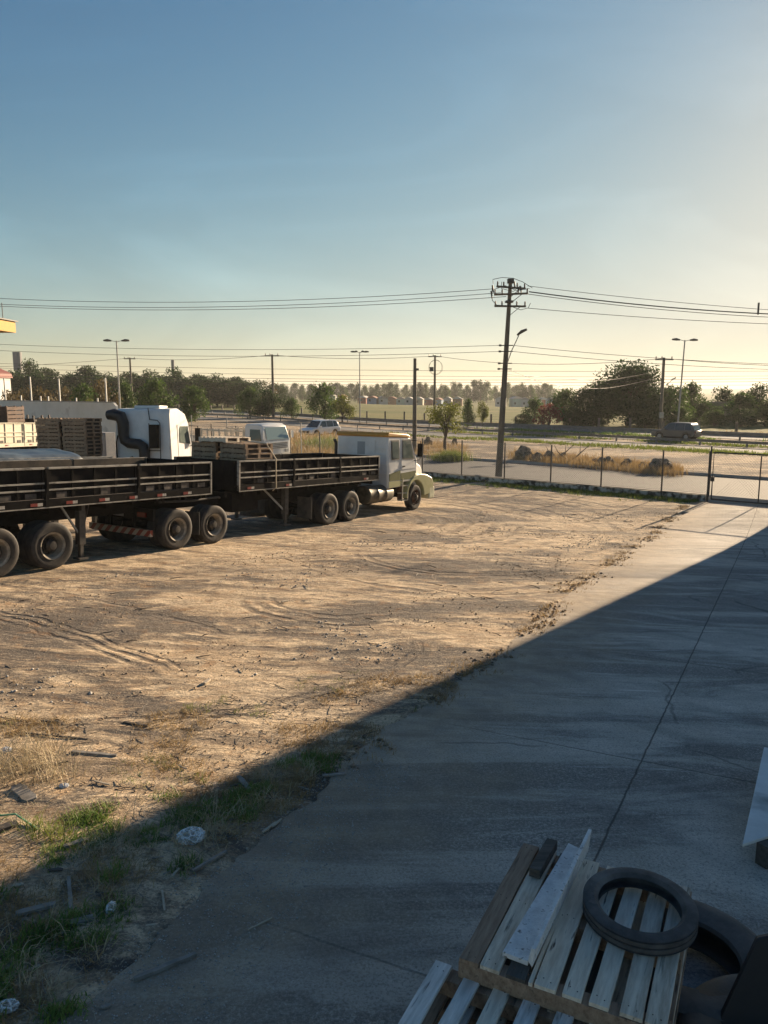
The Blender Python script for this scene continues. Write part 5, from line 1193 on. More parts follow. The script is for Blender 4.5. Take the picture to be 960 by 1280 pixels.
for i in range(40):
    px_ = 352+i*8.6+random.uniform(-2, 2); Y = random.uniform(430, 560)
    put('dark' if i % 3 else 'mid', px_, Y, 482-random.uniform(0, 5)-(3 if 590 < px_ < 616 else 0), random.uniform(12, 20), 'small hazy tree of the distant horizon tree line, %s from its left end' % ordn(i+1), group='distant tree line on the horizon', var=i)

# ---------------------------------------------------------------- distant buildings
cols = [(.5, .5, .48), (.35, .2, .13), (.2, .3, .42), (.45, .4, .3), (.3, .42, .4), (.55, .53, .5), (.4, .15, .1)]
def house(px_, Y, wpx_, top_py, c, rc, label, group):
    b_ = onY(px_, Y); zt_ = atY(px_, top_py, Y).z; wd_ = wpx_*Y/FPX; o = empty('house', b_, R(random.uniform(-15, 15)), label, 'house', group); h = max(2.4, zt_-b_.z)
    mb = MB(); mb.box(-wd_/2, wd_/2, -3, 3, -.5, h); mb.build('wall', mat('house_wall_%d' % (hash(c) % 97), c, tuple(x*.8 for x in c), rough=.9, scale=.4), o)
    mb = MB(); mb.prism([(-wd_/2-.3, h+.003), (wd_/2+.3, h+.003), (wd_/2*.2, h+.9), (-wd_/2*.2, h+.9)], -3.2, 3.2); mb.build('roof', mat('house_roof_%d' % (hash(rc) % 97), rc, rough=.8), o)
    for k in range(max(1, int(wd_/2.5))):
        x = -wd_/2+1.2+k*2.5; mb = MB(); mb.box(x-.4, x+.4, -3.03, -3.003, 1.1, 2.0); mb.build('window', glass_dark, o)
k = 0
desc = ['pale blue', 'brick red', 'blue', 'sand coloured', 'turquoise', 'off-white', 'rust coloured']
for i, px_ in enumerate([416, 428, 455, 466, 478, 490, 501, 512, 524, 536, 548, 560, 572, 645, 656, 668, 679, 690, 626]):
    c = cols[(i*3) % 7] if i > 1 else (.6, .62, .62)
    house(px_, 330+random.uniform(-15, 15), random.uniform(9, 14), 500+random.uniform(-2, 2), c, random.choice([(.3, .28, .26), (.25, .12, .08), (.45, .43, .4)]), 'small house in the distant row beyond the field, %s from the left' % ordw[i], 'distant houses beyond the field')
bp_ = onY(0, 150); wb = empty('white_building', bp_, 0, 'white building with curved red roof at the left edge beyond the trees', 'building')
zt_ = atY(0, 472, 150).z-bp_.z
mb = MB(); mb.box(-14, .6, -4, 4, 0, zt_); mb.build('wall', mat('white_wall', (.55, .56, .55), (.45, .46, .46)), wb)
mb = MB(); mb.prism([(-14.3, zt_+.003), (1.0, zt_+.003), (.7, zt_+.9), (-1.5, zt_+1.9), (-11, zt_+1.9)], -4.3, 4.3); mb.build('roof', mat('red_roof', (.2, .05, .04), (.26, .08, .06)), wb)
for k in range(4): mb = MB(); mb.box(-1.5-3*k, -.2-3*k, -4.06, -4.003, zt_-3, zt_-1.5); mb.build('window', glass_dark, wb)
bp_ = onY(870, 122); rb = empty('shed', bp_, R(-12), 'low shed with long brown-grey roof between the grove trees', 'shed')
zt_ = atY(870, 506, 122).z-bp_.z
mb = MB(); mb.box(-7, 7, -4, 4, 0, zt_-.8); mb.build('wall', kerb_m, rb)
mb = MB(); mb.prism([(-7.5, 0), (7.5, 0), (6.6, 1.3), (-6.6, 1.3)], -4.5, 4.5, None, Matrix.Translation((0, 0, zt_-.797))); mb.build('roof', mat('brown_roof', (.14, .12, .10), (.2, .17, .14)), rb)
for px_, Y, tp, wd_, hh, lb in ((26, 250, 440, 3.2, 12, 'grey water tower standing above the far-left trees'), (218, 280, 450, 1.4, 8, 'thin far mast above the left tree line')):
    b_ = onY(px_, Y); z = atY(px_, tp, Y).z-b_.z; tw = empty('water_tower' if wd_ > 2 else 'mast', b_, 0, lb, 'tower' if wd_ > 2 else 'mast')
    mb = MB(); mb.tube([(0, 0, 0), (0, 0, z*.65)], wd_*.3, 10); mb.build('shaft', kerb_m, tw)
    mb = MB(); mb.tube([(0, 0, z*.65), (0, 0, z)], wd_*.42, 12); mb.build('tank', mat('tower_grey', (.2, .2, .21)), tw)
# yellow canopy
c0 = atY(19.5, 409, 55); cn = empty('canopy', (c0.x, c0.y, G(c0.x, c0.y)), 0, 'yellow station canopy corner reaching in at the left edge high above the trees', 'canopy')
zz = c0.z-cn.location.z
mb = MB(); mb.prism([(-14, -.5), (0, -.38), (0, .34), (-.5, .36), (-14, .95)], -10, 0, None, Matrix.Translation((0, 0, zz))); mb.build('fascia', mat('yellow_fascia', (.50, .27, .02), (.42, .22, .02)), cn)
mb = MB(); mb.prism([(-14, .97), (-.5, .38), (.15, .36), (.15, .43), (-.5, .46), (-14, 1.1)], -10.1, .15, None, Matrix.Translation((0, 0, zz))); mb.build('roof', darksteel, cn)
for x in (-6, -12): mb = MB(); mb.box(x-.2, x+.2, -5.2, -4.8, -.2, zz-.4); mb.build('column', white_paint, cn)
mb = MB(); mb.tube([(-.6, -.5, zz+.4), (-.6, -.5, zz+1.6)], .03, 5); mb.build('antenna', darksteel, cn)

# ---------------------------------------------------------------- boulders and verge plants
def boulder(px_, py_, wpx_, hpx_, seed, label, c=None):
    p = at(px_, py_); D = p.y; s = wpx_*D/FPX; h = hpx_*D/FPX; bm = bmesh.new(); bmesh.ops.create_icosphere(bm, subdivisions=4, radius=.5)
    for v in bm.verts:
        k = 1+.42*mn.fractal(v.co*2.4+Vector((seed, 0, 0)), .8, 2.3, 5)-.12*abs(mn.noise(v.co*7+Vector((0, seed, 0)))); v.co *= k; v.co.x *= s; v.co.y *= s*.8; v.co.z = v.co.z*h*1.1+h*.30
    me = bpy.data.meshes.new('boulder'); bm.to_mesh(me); bm.free(); me.materials.append(mat('rock', (.15, .12, .09), (.34, .28, .21), rough=.95, scale=3.5, bump=.05, bscale=9, c3=(.07, .075, .04), s3=4, f3=(.5, .62)))
    me.polygons.foreach_set('use_smooth', [True]*len(me.polygons)); me.set_sharp_from_angle(angle=R(28))
    o = bpy.data.objects.new('boulder', me); C.objects.link(o); o.location = p; tag(o, label, 'boulder', 'boulders along the verge')
for i, r_ in enumerate([(656, 575, 22, 20, 'large mossy boulder at the left end of the boulder row right of the tall pole'), (672, 577, 14, 13, 'middle-sized boulder hidden in grass near the left end of the row'), (686, 577, 18, 15, 'pale rounded boulder second in the row'), (703, 576, 12, 12, 'small boulder between grass tufts near the leaning branch'), (757, 583, 22, 14, 'dark boulder near the middle of the row'), (743, 581, 10, 8, 'little stone left of the dark middle boulder'), (783, 584, 16, 12, 'light grey tilted boulder in the middle of the row'), (826, 590, 26, 19, 'largest round boulder at the right end of the row'), (803, 587, 14, 10, 'low boulder just left of the largest round one'), (535, 557, 10, 12, 'boulder just right of the white truck beyond the road'), (568, 557, 7, 10, 'small upright stone beside the small roadside tree')]):
    boulder(*r_[:4], i*3.7, r_[4])
def blades(pts, h, n, spread, wd, m, name, label=None, seed=1, lean=.5, kind='stuff'):
    rg = np.random.default_rng(seed); pts = np.array(pts, dtype=float); k = np.repeat(np.arange(len(pts)), n); N_ = len(k)
    sz = pts[k, 3] if pts.shape[1] > 3 else np.ones(N_)
    base = pts[k, :3]+np.c_[rg.normal(size=(N_, 2))*spread*sz[:, None], np.zeros(N_)]
    for i in range(N_): base[i, 2] = G(base[i, 0], base[i, 1])-.005
    az = rg.random(N_)*2*PI; d = np.c_[np.cos(az), np.sin(az), np.zeros(N_)]; hh = h*sz*(.4+.8*rg.random(N_)); ln = lean*hh*(.3+rg.random(N_))
    side = np.c_[-np.sin(az+.6), np.cos(az+.6), np.zeros(N_)]*(wd*(.6+.8*rg.random(N_)))[:, None]
    mid = base+d*(ln*.35)[:, None]+np.c_[np.zeros((N_, 2)), hh*.6]; tip = base+d*ln[:, None]+np.c_[np.zeros((N_, 2)), hh*(1-.25*rg.random(N_))]
    V_ = np.stack([base-side, base+side, mid+side*.7, mid-side*.7, tip], 1).reshape(-1, 3); o5 = np.arange(N_)*5
    F_ = np.vstack([np.stack([o5, o5+1, o5+2, o5+3], -1), np.stack([o5+3, o5+2, o5+4, o5+4], -1)])
    # triangles as degenerate quads are avoided: build them separately
    me = bpy.data.meshes.new(name); quads = np.stack([o5, o5+1, o5+2, o5+3], -1); tris = np.stack([o5+3, o5+2, o5+4], -1)
    me.vertices.add(len(V_)); me.vertices.foreach_set('co', V_.astype(np.float32).ravel())
    lp_ = np.concatenate([quads.ravel(), tris.ravel()]); me.loops.add(len(lp_)); me.loops.foreach_set('vertex_index', lp_.astype(np.int32))
    me.polygons.add(len(quads)+len(tris)); me.polygons.foreach_set('loop_start', np.concatenate([np.arange(0, quads.size, 4), quads.size+np.arange(0, tris.size, 3)]).astype(np.int32))
    me.update(calc_edges=True); me.materials.append(m); o = bpy.data.objects.new(name, me); C.objects.link(o)
    return tag(o, label, None, None, kind)
gr_green = leafmat('grass_green', (.09, .17, .03), (.24, .32, .08), .35, 3)
gr_lit = leafmat('grass_yellow_green', (.10, .14, .02), (.2, .24, .05), .4, 2)
gr_dry = leafmat('dry_grass', (.26, .17, .07), (.48, .34, .15), .3, 3)
gr_straw = leafmat('straw', (.36, .29, .17), (.62, .52, .34), .2, 4)
rnd = random.Random(3)
def ptsbetween(f, n):
    out = []
    while len(out) < n:
        r_ = f();
        if r_: out.append(r_)
    return out
# strip inside the fence
def fs_(): t = rnd.uniform(tg-22, tg-.4); q = -.15-abs(rnd.gauss(0, .55)); p = fp(t, q); return (p.x, p.y, 0, rnd.uniform(.5, 1.2)) if mn.noise(Vector((t*.5, q, 0)))+.35 > 0 or t > tg-7 else None
blades(ptsbetween(fs_, 900), .17, 14, .10, .008, gr_lit, 'fence_grass', seed=2)
blades(ptsbetween(fs_, 500), .14, 12, .12, .008, gr_green, 'fence_weeds', seed=12)
# rock verge grass
def rv():
    px_ = rnd.uniform(640, 850); y = 568+(px_-640)*.10+rnd.uniform(-3, 8); p = at(px_, y); return (p.x, p.y, 0, rnd.uniform(.5, 1.3))
blades(ptsbetween(rv, 620), .55, 16, .3, .012, gr_dry, 'verge_grass', seed=3)
def rv2():
    px_ = rnd.uniform(522, 585); y = rnd.uniform(556, 574)+(px_-560)*.08; p = at(px_, y); return (p.x, p.y, 0, rnd.uniform(.5, 1.3)) if abs(px_-560) > 0 and px_ < 582 else None
blades(ptsbetween(rv2, 170), .5, 16, .3, .012, gr_dry, 'verge_grass', seed=4)
def rv3():
    px_ = rnd.gauss(563, 8); p = at(px_, 575+rnd.uniform(-2, 2)); return (p.x, p.y, 0, 1)
blades(ptsbetween(rv3, 60), .75, 26, .3, .012, gr_lit, 'verge_grass', seed=5)
def rv4():
    px_ = rnd.uniform(350, 470); p = at(px_, 548+rnd.uniform(-2, 26)); return (p.x, p.y, 0, rnd.uniform(.6, 1.3))
blades(ptsbetween(rv4, 420), .8, 16, .5, .02, gr_dry, 'verge_grass', seed=6)
def rv5():
    px_ = rnd.gauss(408, 12); p = at(px_, 562+rnd.uniform(-3, 5)); return (p.x, p.y, 0, rnd.uniform(.6, 1.3))
blades(ptsbetween(rv5, 70), 1.0, 30, .45, .02, gr_lit, 'verge_grass', seed=7)
def band(q0, q1, n, h, m, nm, seed, t0=-60, t1=45):
    def f():
        t = rnd.uniform(t0, t1); q = rnd.uniform(q0, q1)
        if mn.noise(Vector((t*.12, q*.5, seed))) < -.12: return None
        X = HN.x*q+HV.x*t; Y = HN.y*q+HV.y*t; return (X, Y, 0, rnd.uniform(.5, 1.3))
    blades(ptsbetween(f, n), h, 10, .5, .03, m, nm, seed=seed)
band(58.5, 61.8, 1500, .28, gr_lit, 'verge_grass', 8); band(68.1, 70.2, 900, .25, gr_lit, 'median_grass', 9); band(76.2, 78.4, 900, .3, gr_green, 'median_grass', 10); band(83.8, 88, 1000, .4, gr_dry, 'verge_grass', 15, -80, 50)
for i, (px_, py_, s_, l_) in enumerate(((712, 578, 1, 'bare branch leaning over the boulder row'), (697, 574, .8, 'dry forked branch sticking up behind the boulder row'))):
    p = at(px_, py_); mb = MB(); mb.tube([p, p+Vector((.7*s_, .1, .6*s_)), p+Vector((1.5*s_, .2, 1.3*s_))], [.05, .035, .012], 6); mb.tube([p+Vector((.7*s_, .1, .6*s_)), p+Vector((.7*s_, .1, 1.25*s_))], [.03, .01], 5); mb.tube([p, p+Vector((-.8*s_, 0, .7*s_)), p+Vector((-1.1*s_, 0, 1.2*s_))], [.04, .03, .01], 5)
    tag(mb.build('branch', bark), l_, 'branch')

# ---------------------------------------------------------------- foreground: stacked pallets, tyres, board
def near_pallet(loc, rz, mats, label, L=1.17, W_=1.06, boards=None, n=9, tilt=0, seed=1):
    o = empty('pallet', loc, rz, label, 'pallet', 'pallets stacked in the foreground'); o.rotation_euler = (0, tilt, rz); rg = random.Random(seed)
    boards = boards or [((W_-.1)*k/(n-1), .1) for k in range(n)]
    for k, (y, bw) in enumerate(boards):                 # boards run along local X
        mm = mats[k % len(mats)] if not isinstance(mats, dict) else mats[k]
        mb = MB(); Mb = Matrix.Translation((L/2, y+bw/2, .133))@Matrix.Rotation(rg.uniform(-.012, .012), 4, 'Z')@Matrix.Rotation(rg.uniform(-.01, .01), 4, 'X')
        Lb = L+rg.uniform(-.015, .01); ns = 10; vs2 = []
        for i in range(ns+1):
            x = -Lb/2+Lb*i/ns; wv_ = .004*mn.noise(Vector((x*4, k*5, seed))); wb_ = bw/2+.003*mn.noise(Vector((x*9, k*3, seed+4)))
            for yy, z_ in ((-wb_, -.011), (wb_, -.011), (wb_, .011), (-wb_, .011)): vs2.append(Mb@Vector((x, yy+wv_*.5, z_+wv_)))
        fs2 = [(i*4+j, i*4+(j+1) % 4, (i+1)*4+(j+1) % 4, (i+1)*4+j) for i in range(ns) for j in range(4)]+[(0, 1, 2, 3), (ns*4+3, ns*4+2, ns*4+1, ns*4)]
        mb.add(vs2, fs2)
        for xx in (-Lb/2+.05, 0, Lb/2-.05):
            for dy in (-.02, .02): mb.tube([Mb@Vector((xx+dy*.4, dy, .010)), Mb@Vector((xx+dy*.4, dy, .0125))], .004, 6, mat('nail_rust', (.05, .03, .02)))
        ob = mb.build('deck_board', mm, o, bevel=.002)
    for k, x in enumerate((0.0, L/2-.045, L-.09)):
        mb = MB(); mb.box(x, x+.09, 0, W_, .024, .120); mb.build('stringer', mat('brown_wood', (.24, .15, .10)), o, bevel=.003)
    for y in (0, W_/2-.05, W_-.1): mb = MB(); mb.box(0, L, y, y+.1, 0, .021); mb.build('bottom_board', mat('brown_wood', (.24, .15, .10)), o, bevel=.002)
    return o
A_fl = Vector((.396, 3.66)); A_bl = Vector((.921, 4.715)); A_fr = Vector((1.36, 3.235))
# local X: front-left -> back-left; local Y must point to the left of X, so start at front-right
xd = (A_bl-A_fl).normalized(); rzP = math.atan2(xd.y, xd.x); yd = Vector((-xd.y, xd.x)); org = A_fl-yd*1.06
zg = G(1.1, 3.9)
TOPZ = .40; tops = TOPZ-.144
bm_ = {0: wood_old, 1: wood_old, 2: wood_new, 3: wood_new, 4: wood_new, 5: wood_new, 6: wood_dark, 7: wood_old, 8: mat('brown_wood', (.20, .125, .08), (.40, .28, .19), rough=.85, scale=2.5, stretch=(12, 1.2, 12), c3=(.07, .05, .035), s3=3)}
brd = [(0.01, .10), (.125, .105), (.275, .095), (.41, .095), (.545, .11), (.655, .02), (.70, .10), (.83, .105), (.945, .105)]
# the grain runs along local X on these pallets
for k_ in list(bm_.values())+[wood_grey, wood_old, wood_new, wood_dark]:
    for n_ in k_.node_tree.nodes:
        if n_.type == 'MAPPING': n_.inputs['Scale'].default_value = (1.3, 11, 8)
near_pallet((org.x, org.y, tops), rzP, bm_, 'topmost weathered pallet in the foreground, under the small tyre and loose plank', boards=brd, seed=3)
k = 1; z = tops-.146
labs = ['second pallet down in the foreground stack under the small tyre', 'third pallet down in the foreground stack under the small tyre', 'lowest pallet of the foreground stack under the small tyre']
while z > zg-.02 and k < 4:
    hw_ = k > 1; o = near_pallet((org.x+yd.x*(.56 if hw_ else 0), org.y+yd.y*(.56 if hw_ else 0), z), rzP+random.uniform(-.01, .01), [wood_old, wood_dark], labs[k-1], seed=3+k, W_=.50 if hw_ else 1.06, n=5 if hw_ else 9); k += 1; z -= .146
zlow = z+.146
# second stack, one layer lower
B_bl = pB = Vector((.355, 3.60)); 
r_ = ray(546, 1199); TZ2 = .29; t_ = (CAM_H-TZ2)/-r_.z; B_bl = Vector((r_.x*t_, r_.y*t_))
r_ = ray(742, 1270); t_ = (CAM_H-TZ2)/-r_.z; B_br = Vector((r_.x*t_, r_.y*t_))
yd2 = (B_bl-B_br).normalized(); xd2 = Vector((yd2.y, -yd2.x)); rz2 = math.atan2(xd2.y, xd2.x); org2 = B_bl-xd2*1.17-yd2*1.06
brd2 = [(0.0, .085), (.14, .08), (.30, .085), (.465, .085), (.635, .085), (.80, .085), (.965, .095)]
near_pallet((org2.x, org2.y, TZ2-.144), rz2, [wood_grey, wood_new, wood_grey], 'greyish slatted pallet at the bottom edge of the picture, topmost of its stack', boards=brd2, seed=11)
near_pallet((org2.x+.01, org2.y-.01, TZ2-.29), rz2+.02, [wood_old, wood_grey], 'lower pallet right beneath the greyish slatted pallet at the bottom edge', boards=brd2, seed=12)
near_pallet((org2.x-.01, org2.y+.01, TZ2-.436), rz2-.01, [wood_old, wood_grey], 'lowest pallet in the stack at the bottom edge of the picture', boards=brd2, seed=13)
# loose plank (an angle of two boards nailed together)
def onz(px_, py_, z): r_ = ray(px_, py_); t_ = (CAM_H-z)/-r_.z; return Vector((r_.x*t_, r_.y*t_, z))
a0 = onz(648, 1204, TOPZ); a1 = onz(722, 1066, TOPZ); pl_ = empty('plank', (0, 0, 0), 0, 'whitish double plank lying across the topmost pallet beside the small tyre', 'plank')
d_ = (a1-a0).normalized(); s_ = Vector((d_.y, -d_.x, 0)); Lp = (a1-a0).length
def board_from(a, d, s, L, w0, w1, z0, th, m, name, parent, tip=0):
    mb = MB(); u = Vector((0, 0, 1)); pts = [a-s*w0/2, a+s*w0/2, a+d*L+s*w1/2, a+d*(L+tip)-s*w1/2]
    v = [p+u*z0 for p in pts]+[p+u*(z0+th) for p in pts]; mb.add(v, [(3, 2, 1, 0), (4, 5, 6, 7), (0, 1, 5, 4), (1, 2, 6, 5), (2, 3, 7, 6), (3, 0, 4, 7)]); return mb.build(name, m, parent, bevel=.002)
white_wood = mat('whitish_wood', (.56, .56, .55), (.82, .82, .80), rough=.85, scale=3, stretch=(5, 5, 5), bump=.003, bscale=30, c3=(.2, .19, .17), s3=6, f3=(.6, .7))
board_from(a0-s_*.02, d_, s_, Lp, .14, .10, .004, .028, white_wood, 'flat_board', pl_, .03)
mb = MB(); e0 = a0+s_*.062; e1 = a1+s_*.045+d_*.05; v = []
for p, hh in ((e0, .115), (e1, .16)):
    for ds, z_ in ((-.012, .034), (.012, .004), (.028, hh), (.006, hh)): v.append(p+s_*ds+Vector((0, 0, z_)))
mb.add(v, [(0, 1, 2, 3), (7, 6, 5, 4), (0, 4, 5, 1), (1, 5, 6, 2), (2, 6, 7, 3), (3, 7, 4, 0)]); mb.build('edge_board', white_wood, pl_, bevel=.002)
a0 = onz(668, 1098, TOPZ); a1 = onz(690, 1060, TOPZ); d_ = (a1-a0).normalized(); s_ = Vector((d_.y, -d_.x, 0))
tag(board_from(a0, d_, s_, (a1-a0).length, .07, .07, .004, .06, wood_dark, 'wood_block', None), 'short dark wood block lying on the topmost pallet left of the whitish plank', 'block')
# small tyre
ct = onz(799, 1137, TOPZ+.055); t1 = hollow_tyre('tyre', .312, .105, .226, mat('grey_rubber', (.035, .035, .037), (.10, .098, .095), rough=.75, scale=7, bump=.002, bscale=60, c3=(.16, .15, .14), s3=5, f3=(.6, .72)), 72, 3)
t1.location = (ct.x, ct.y, TOPZ+.060); t1.rotation_euler = (PI/2+.03, -.02, .3); tag(t1, 'small narrow tyre lying flat on the topmost pallet', 'tyre')
# large truck tyre lying half under the pallets, dark board leaning in the corner
big_r = mat('truck_tyre_rubber', (.045, .043, .042), (.12, .11, .10), rough=.7, scale=4, bump=.002, bscale=50, c3=(.12, .08, .05), s3=2, f3=(.58, .7))
c2 = onz(858, 1184, .03)
t2 = hollow_tyre('tyre', .52, .26, .30, big_r, 80, 5); t2.location = (c2.x, c2.y, G(c2.x, c2.y)+.15); t2.rotation_euler = (PI/2+.03, .03, .4); tag(t2, 'big truck tyre lying on the concrete, half under the topmost pallets', 'tyre')
P = [onz(893, 1284, -.05), onz(946, 1171, .42), onz(1040, 1150, .5), onz(1040, 1300, -.05)]
mb = MB(); nrm = (P[1]-P[0]).cross(P[3]-P[0]).normalized()*.02; v = [p-nrm for p in P]+[p+nrm for p in P]; mb.add(v, [(3, 2, 1, 0), (4, 5, 6, 7), (0, 1, 5, 4), (1, 2, 6, 5), (2, 3, 7, 6), (3, 0, 4, 7)])
tag(mb.build('rubber_mat', mat('dark_rubber_sheet', (.006, .008, .011), (.014, .016, .02), rough=.6, scale=2, c3=(.08, .06, .045), s3=2.5, f3=(.62, .7)), bevel=.008), 'stiff dark sheet leaning in the lower right corner beside the big tyre', 'rubber sheet')
t3 = hollow_tyre('tyre', .52, .24, .31, big_r, 80, 5); c3 = onz(905, 1300, .0); t3.location = (c3.x+.30, c3.y-.06, G(c3.x, c3.y)+.14); t3.rotation_euler = (PI/2-.05, -.04, .2); tag(t3, 'second big truck tyre lying nearer in the corner, mostly outside the picture', 'tyre')
# pale board at the right edge on blocks
zb_ = -.13
P = [onz(928, 1057, zb_), onz(955, 935, zb_), onz(1075, 960, zb_), onz(1060, 1015, zb_)]
bd = empty('panel_board', label='pale grey flat board resting on wood blocks at the right edge', cat='board')
mb = MB(); n4 = 4; v = [p+Vector((0, 0, -.012)) for p in P]+[p+Vector((0, 0, .012)) for p in P]; mb.add(v, [(3, 2, 1, 0), (4, 5, 6, 7), (0, 1, 5, 4), (1, 2, 6, 5), (2, 3, 7, 6), (3, 0, 4, 7)]); mb.build('sheet', mat('fibre_cement', (.60, .61, .59), (.74, .75, .73), rough=.8, scale=3, c3=(.25, .27, .26), s3=2), bd, bevel=.003)
for i, (px_, py_, l_) in enumerate(((950, 1050, 'wood block under the near corner of the pale grey board'), (968, 960, 'wood block under the far end of the pale grey board'))):
    p = onz(px_, py_, zb_); zz = G(p.x, p.y)+.012; o = MB(); Mx = Matrix.Translation((p.x+.12, p.y+.02, 0))@Matrix.Rotation(.5, 4, 'Z'); o.box(-.14, .14, -.05, .05, zz, zb_-.013, None, Mx); tag(o.build('wood_block', wood_dark), l_, 'block')

# ---------------------------------------------------------------- foreground grass, litter and wood scraps
def inpoly(px_, py_, poly):
    c = False; j = len(poly)-1
    for i in range(len(poly)):
        xi, yi = poly[i]; xj, yj = poly[j]
        if (yi > py_) != (yj > py_) and px_ < (xj-xi)*(py_-yi)/(yj-yi)+xi: c = not c
        j = i
    return c
zoneG = [(at(*p).x, at(*p).y) for p in ((-60, 1290), (95, 1270), (130, 1180), (215, 1100), (300, 1050), (390, 990), (440, 930), (330, 960), (200, 1000), (80, 1010), (-60, 1000))]
def sample(poly, n, f=None):
    xs_ = [p[0] for p in poly]; ys_ = [p[1] for p in poly]; out = []
    while len(out) < n:
        x = rnd.uniform(min(xs_), max(xs_)); y = rnd.uniform(min(ys_), max(ys_))
        if inpoly(x, y, poly) and (f is None or f(x, y)): out.append((x, y, G(x, y), rnd.uniform(.4, 1.25)))
    return out
clump = lambda th, sd, sc_: (lambda x, y: mn.noise(Vector((x*sc_, y*sc_, sd))) > th)
blades(sample(zoneG, 460, clump(.08, 1, 1.9)), .075, 26, .045, .0042, gr_green, 'green_grass', seed=21, lean=.9)
blades(sample(zoneG, 620, clump(0, 2, 1.6)), .055, 20, .06, .0024, gr_dry, 'dry_grass', seed=22, lean=1.6)
blades(sample(zoneG, 150, clump(-.1, 5, 1.3)), .12, 14, .05, .0030, gr_straw, 'straw', seed=23, lean=1.9)
zoneD = [(at(*p).x, at(*p).y) for p in ((-80, 1010), (80, 1010), (200, 1000), (330, 960), (440, 930), (600, 850), (420, 840), (200, 890), (-80, 900))]
blades(sample(zoneD, 420, clump(.10, 3, 1.1)), .07, 18, .06, .0028, gr_dry, 'dry_grass', seed=24, lean=1.5)
blades(sample(zoneD, 70, clump(.2, 7, 1.1)), .07, 20, .05, .0020, gr_lit, 'green_grass', seed=26, lean=.9)
tuft = at(52, 1045); blades([(tuft.x, tuft.y, 0, 1.2), (tuft.x+.15, tuft.y-.05, 0, 1), (tuft.x-.1, tuft.y+.08, 0, 1)], .16, 70, .05, .003, gr_lit, 'green_grass', seed=27, lean=.9)
tuft = at(40, 960); blades([(tuft.x+rnd.uniform(-.5, .5), tuft.y+rnd.uniform(-.4, .4), 0, 1) for _ in range(22)], .32, 22, .08, .003, gr_straw, 'straw', seed=28, lean=1.6)
zoneF = [(at(*p).x, at(*p).y) for p in ((-40, 900), (420, 840), (620, 800), (860, 640), (600, 640), (300, 700), (-40, 740))]
blades(sample(zoneF, 420, clump(.22, 4, .5)), .05, 10, .12, .0022, gr_dry, 'dry_grass', seed=29, lean=1.5)
# loose stones
def stones(name, pts, smin, smax, m, seed):
    rg = np.random.default_rng(seed); base = np.array([(1, 0, 0), (-1, 0, 0), (0, 1, 0), (0, -1, 0), (0, 0, .7), (0, 0, -.7)], float); fc = np.array([(0, 2, 4), (2, 1, 4), (1, 3, 4), (3, 0, 4), (2, 0, 5), (1, 2, 5), (3, 1, 5), (0, 3, 5)])
    P = np.array(pts)[:, :3]; N_ = len(P); s_ = smin+(smax-smin)*rg.random(N_)**3; V_ = base[None]*(1+.5*(rg.random((N_, 6, 3))-.5)); a = rg.random(N_)*6.28; c, s2 = np.cos(a), np.sin(a)
    X = V_[..., 0]*c[:, None]-V_[..., 1]*s2[:, None]; Y = V_[..., 0]*s2[:, None]+V_[..., 1]*c[:, None]; V_ = np.stack([X, Y, V_[..., 2]], -1)*s_[:, None, None]+P[:, None, :]; V_[..., 2] += s_[:, None]*.25+.006
    F_ = (np.arange(N_)[:, None, None]*6+fc[None]).reshape(-1, 3); o = npmesh(name, V_.reshape(-1, 3), F_, m); tag(o, kind='stuff')
grey_st = mat('grey_stones', (.26, .25, .23), (.55, .52, .48), scale=12, rough=.9); tan_st = mat('tan_stones', (.22, .16, .10), (.48, .37, .25), scale=12, rough=.9)
zoneS = [(at(*p).x, at(*p).y) for p in ((60, 1300), (140, 1200), (230, 1090), (330, 1020), (440, 940), (520, 960), (420, 1090), (330, 1200), (260, 1300))]
stones('gravel', sample(zoneS, 5200, lambda x, y: mn.noise(Vector((x*1.4, y*1.4, 8))) > -.25+.0), .0015, .010, grey_st, 31)
stones('gravel', sample(zoneD, 3000), .003, .016, tan_st, 32); stones('gravel', sample(zoneF, 3600, clump(.05, 4, .35)), .004, .026, tan_st, 33); stones('gravel', sample(zoneF, 2200, clump(.15, 9, .4)), .005, .03, grey_st, 34)
edge_pts = []
while len(edge_pts) < 1300:
    Y_ = rnd.uniform(7, 32); X_ = edgeX(Y_)+rnd.gauss(0, .16)*rnd.uniform(.3, 1.6)+.25*mn.noise(Vector((Y_*.35, 7, 0)))
    if mn.noise(Vector((Y_*.9, 0, 4))) > -.05: edge_pts.append((X_, Y_, G(X_, Y_), rnd.uniform(.4, 1.2)))
stones('gravel', edge_pts, .005, .04, mat('dark_clods', (.12, .09, .065), (.34, .25, .17), scale=8, rough=.95), 35)
blades([p for p in edge_pts if rnd.random() < .45], .07, 12, .07, .004, gr_dry, 'dry_grass', seed=36, lean=1.2)
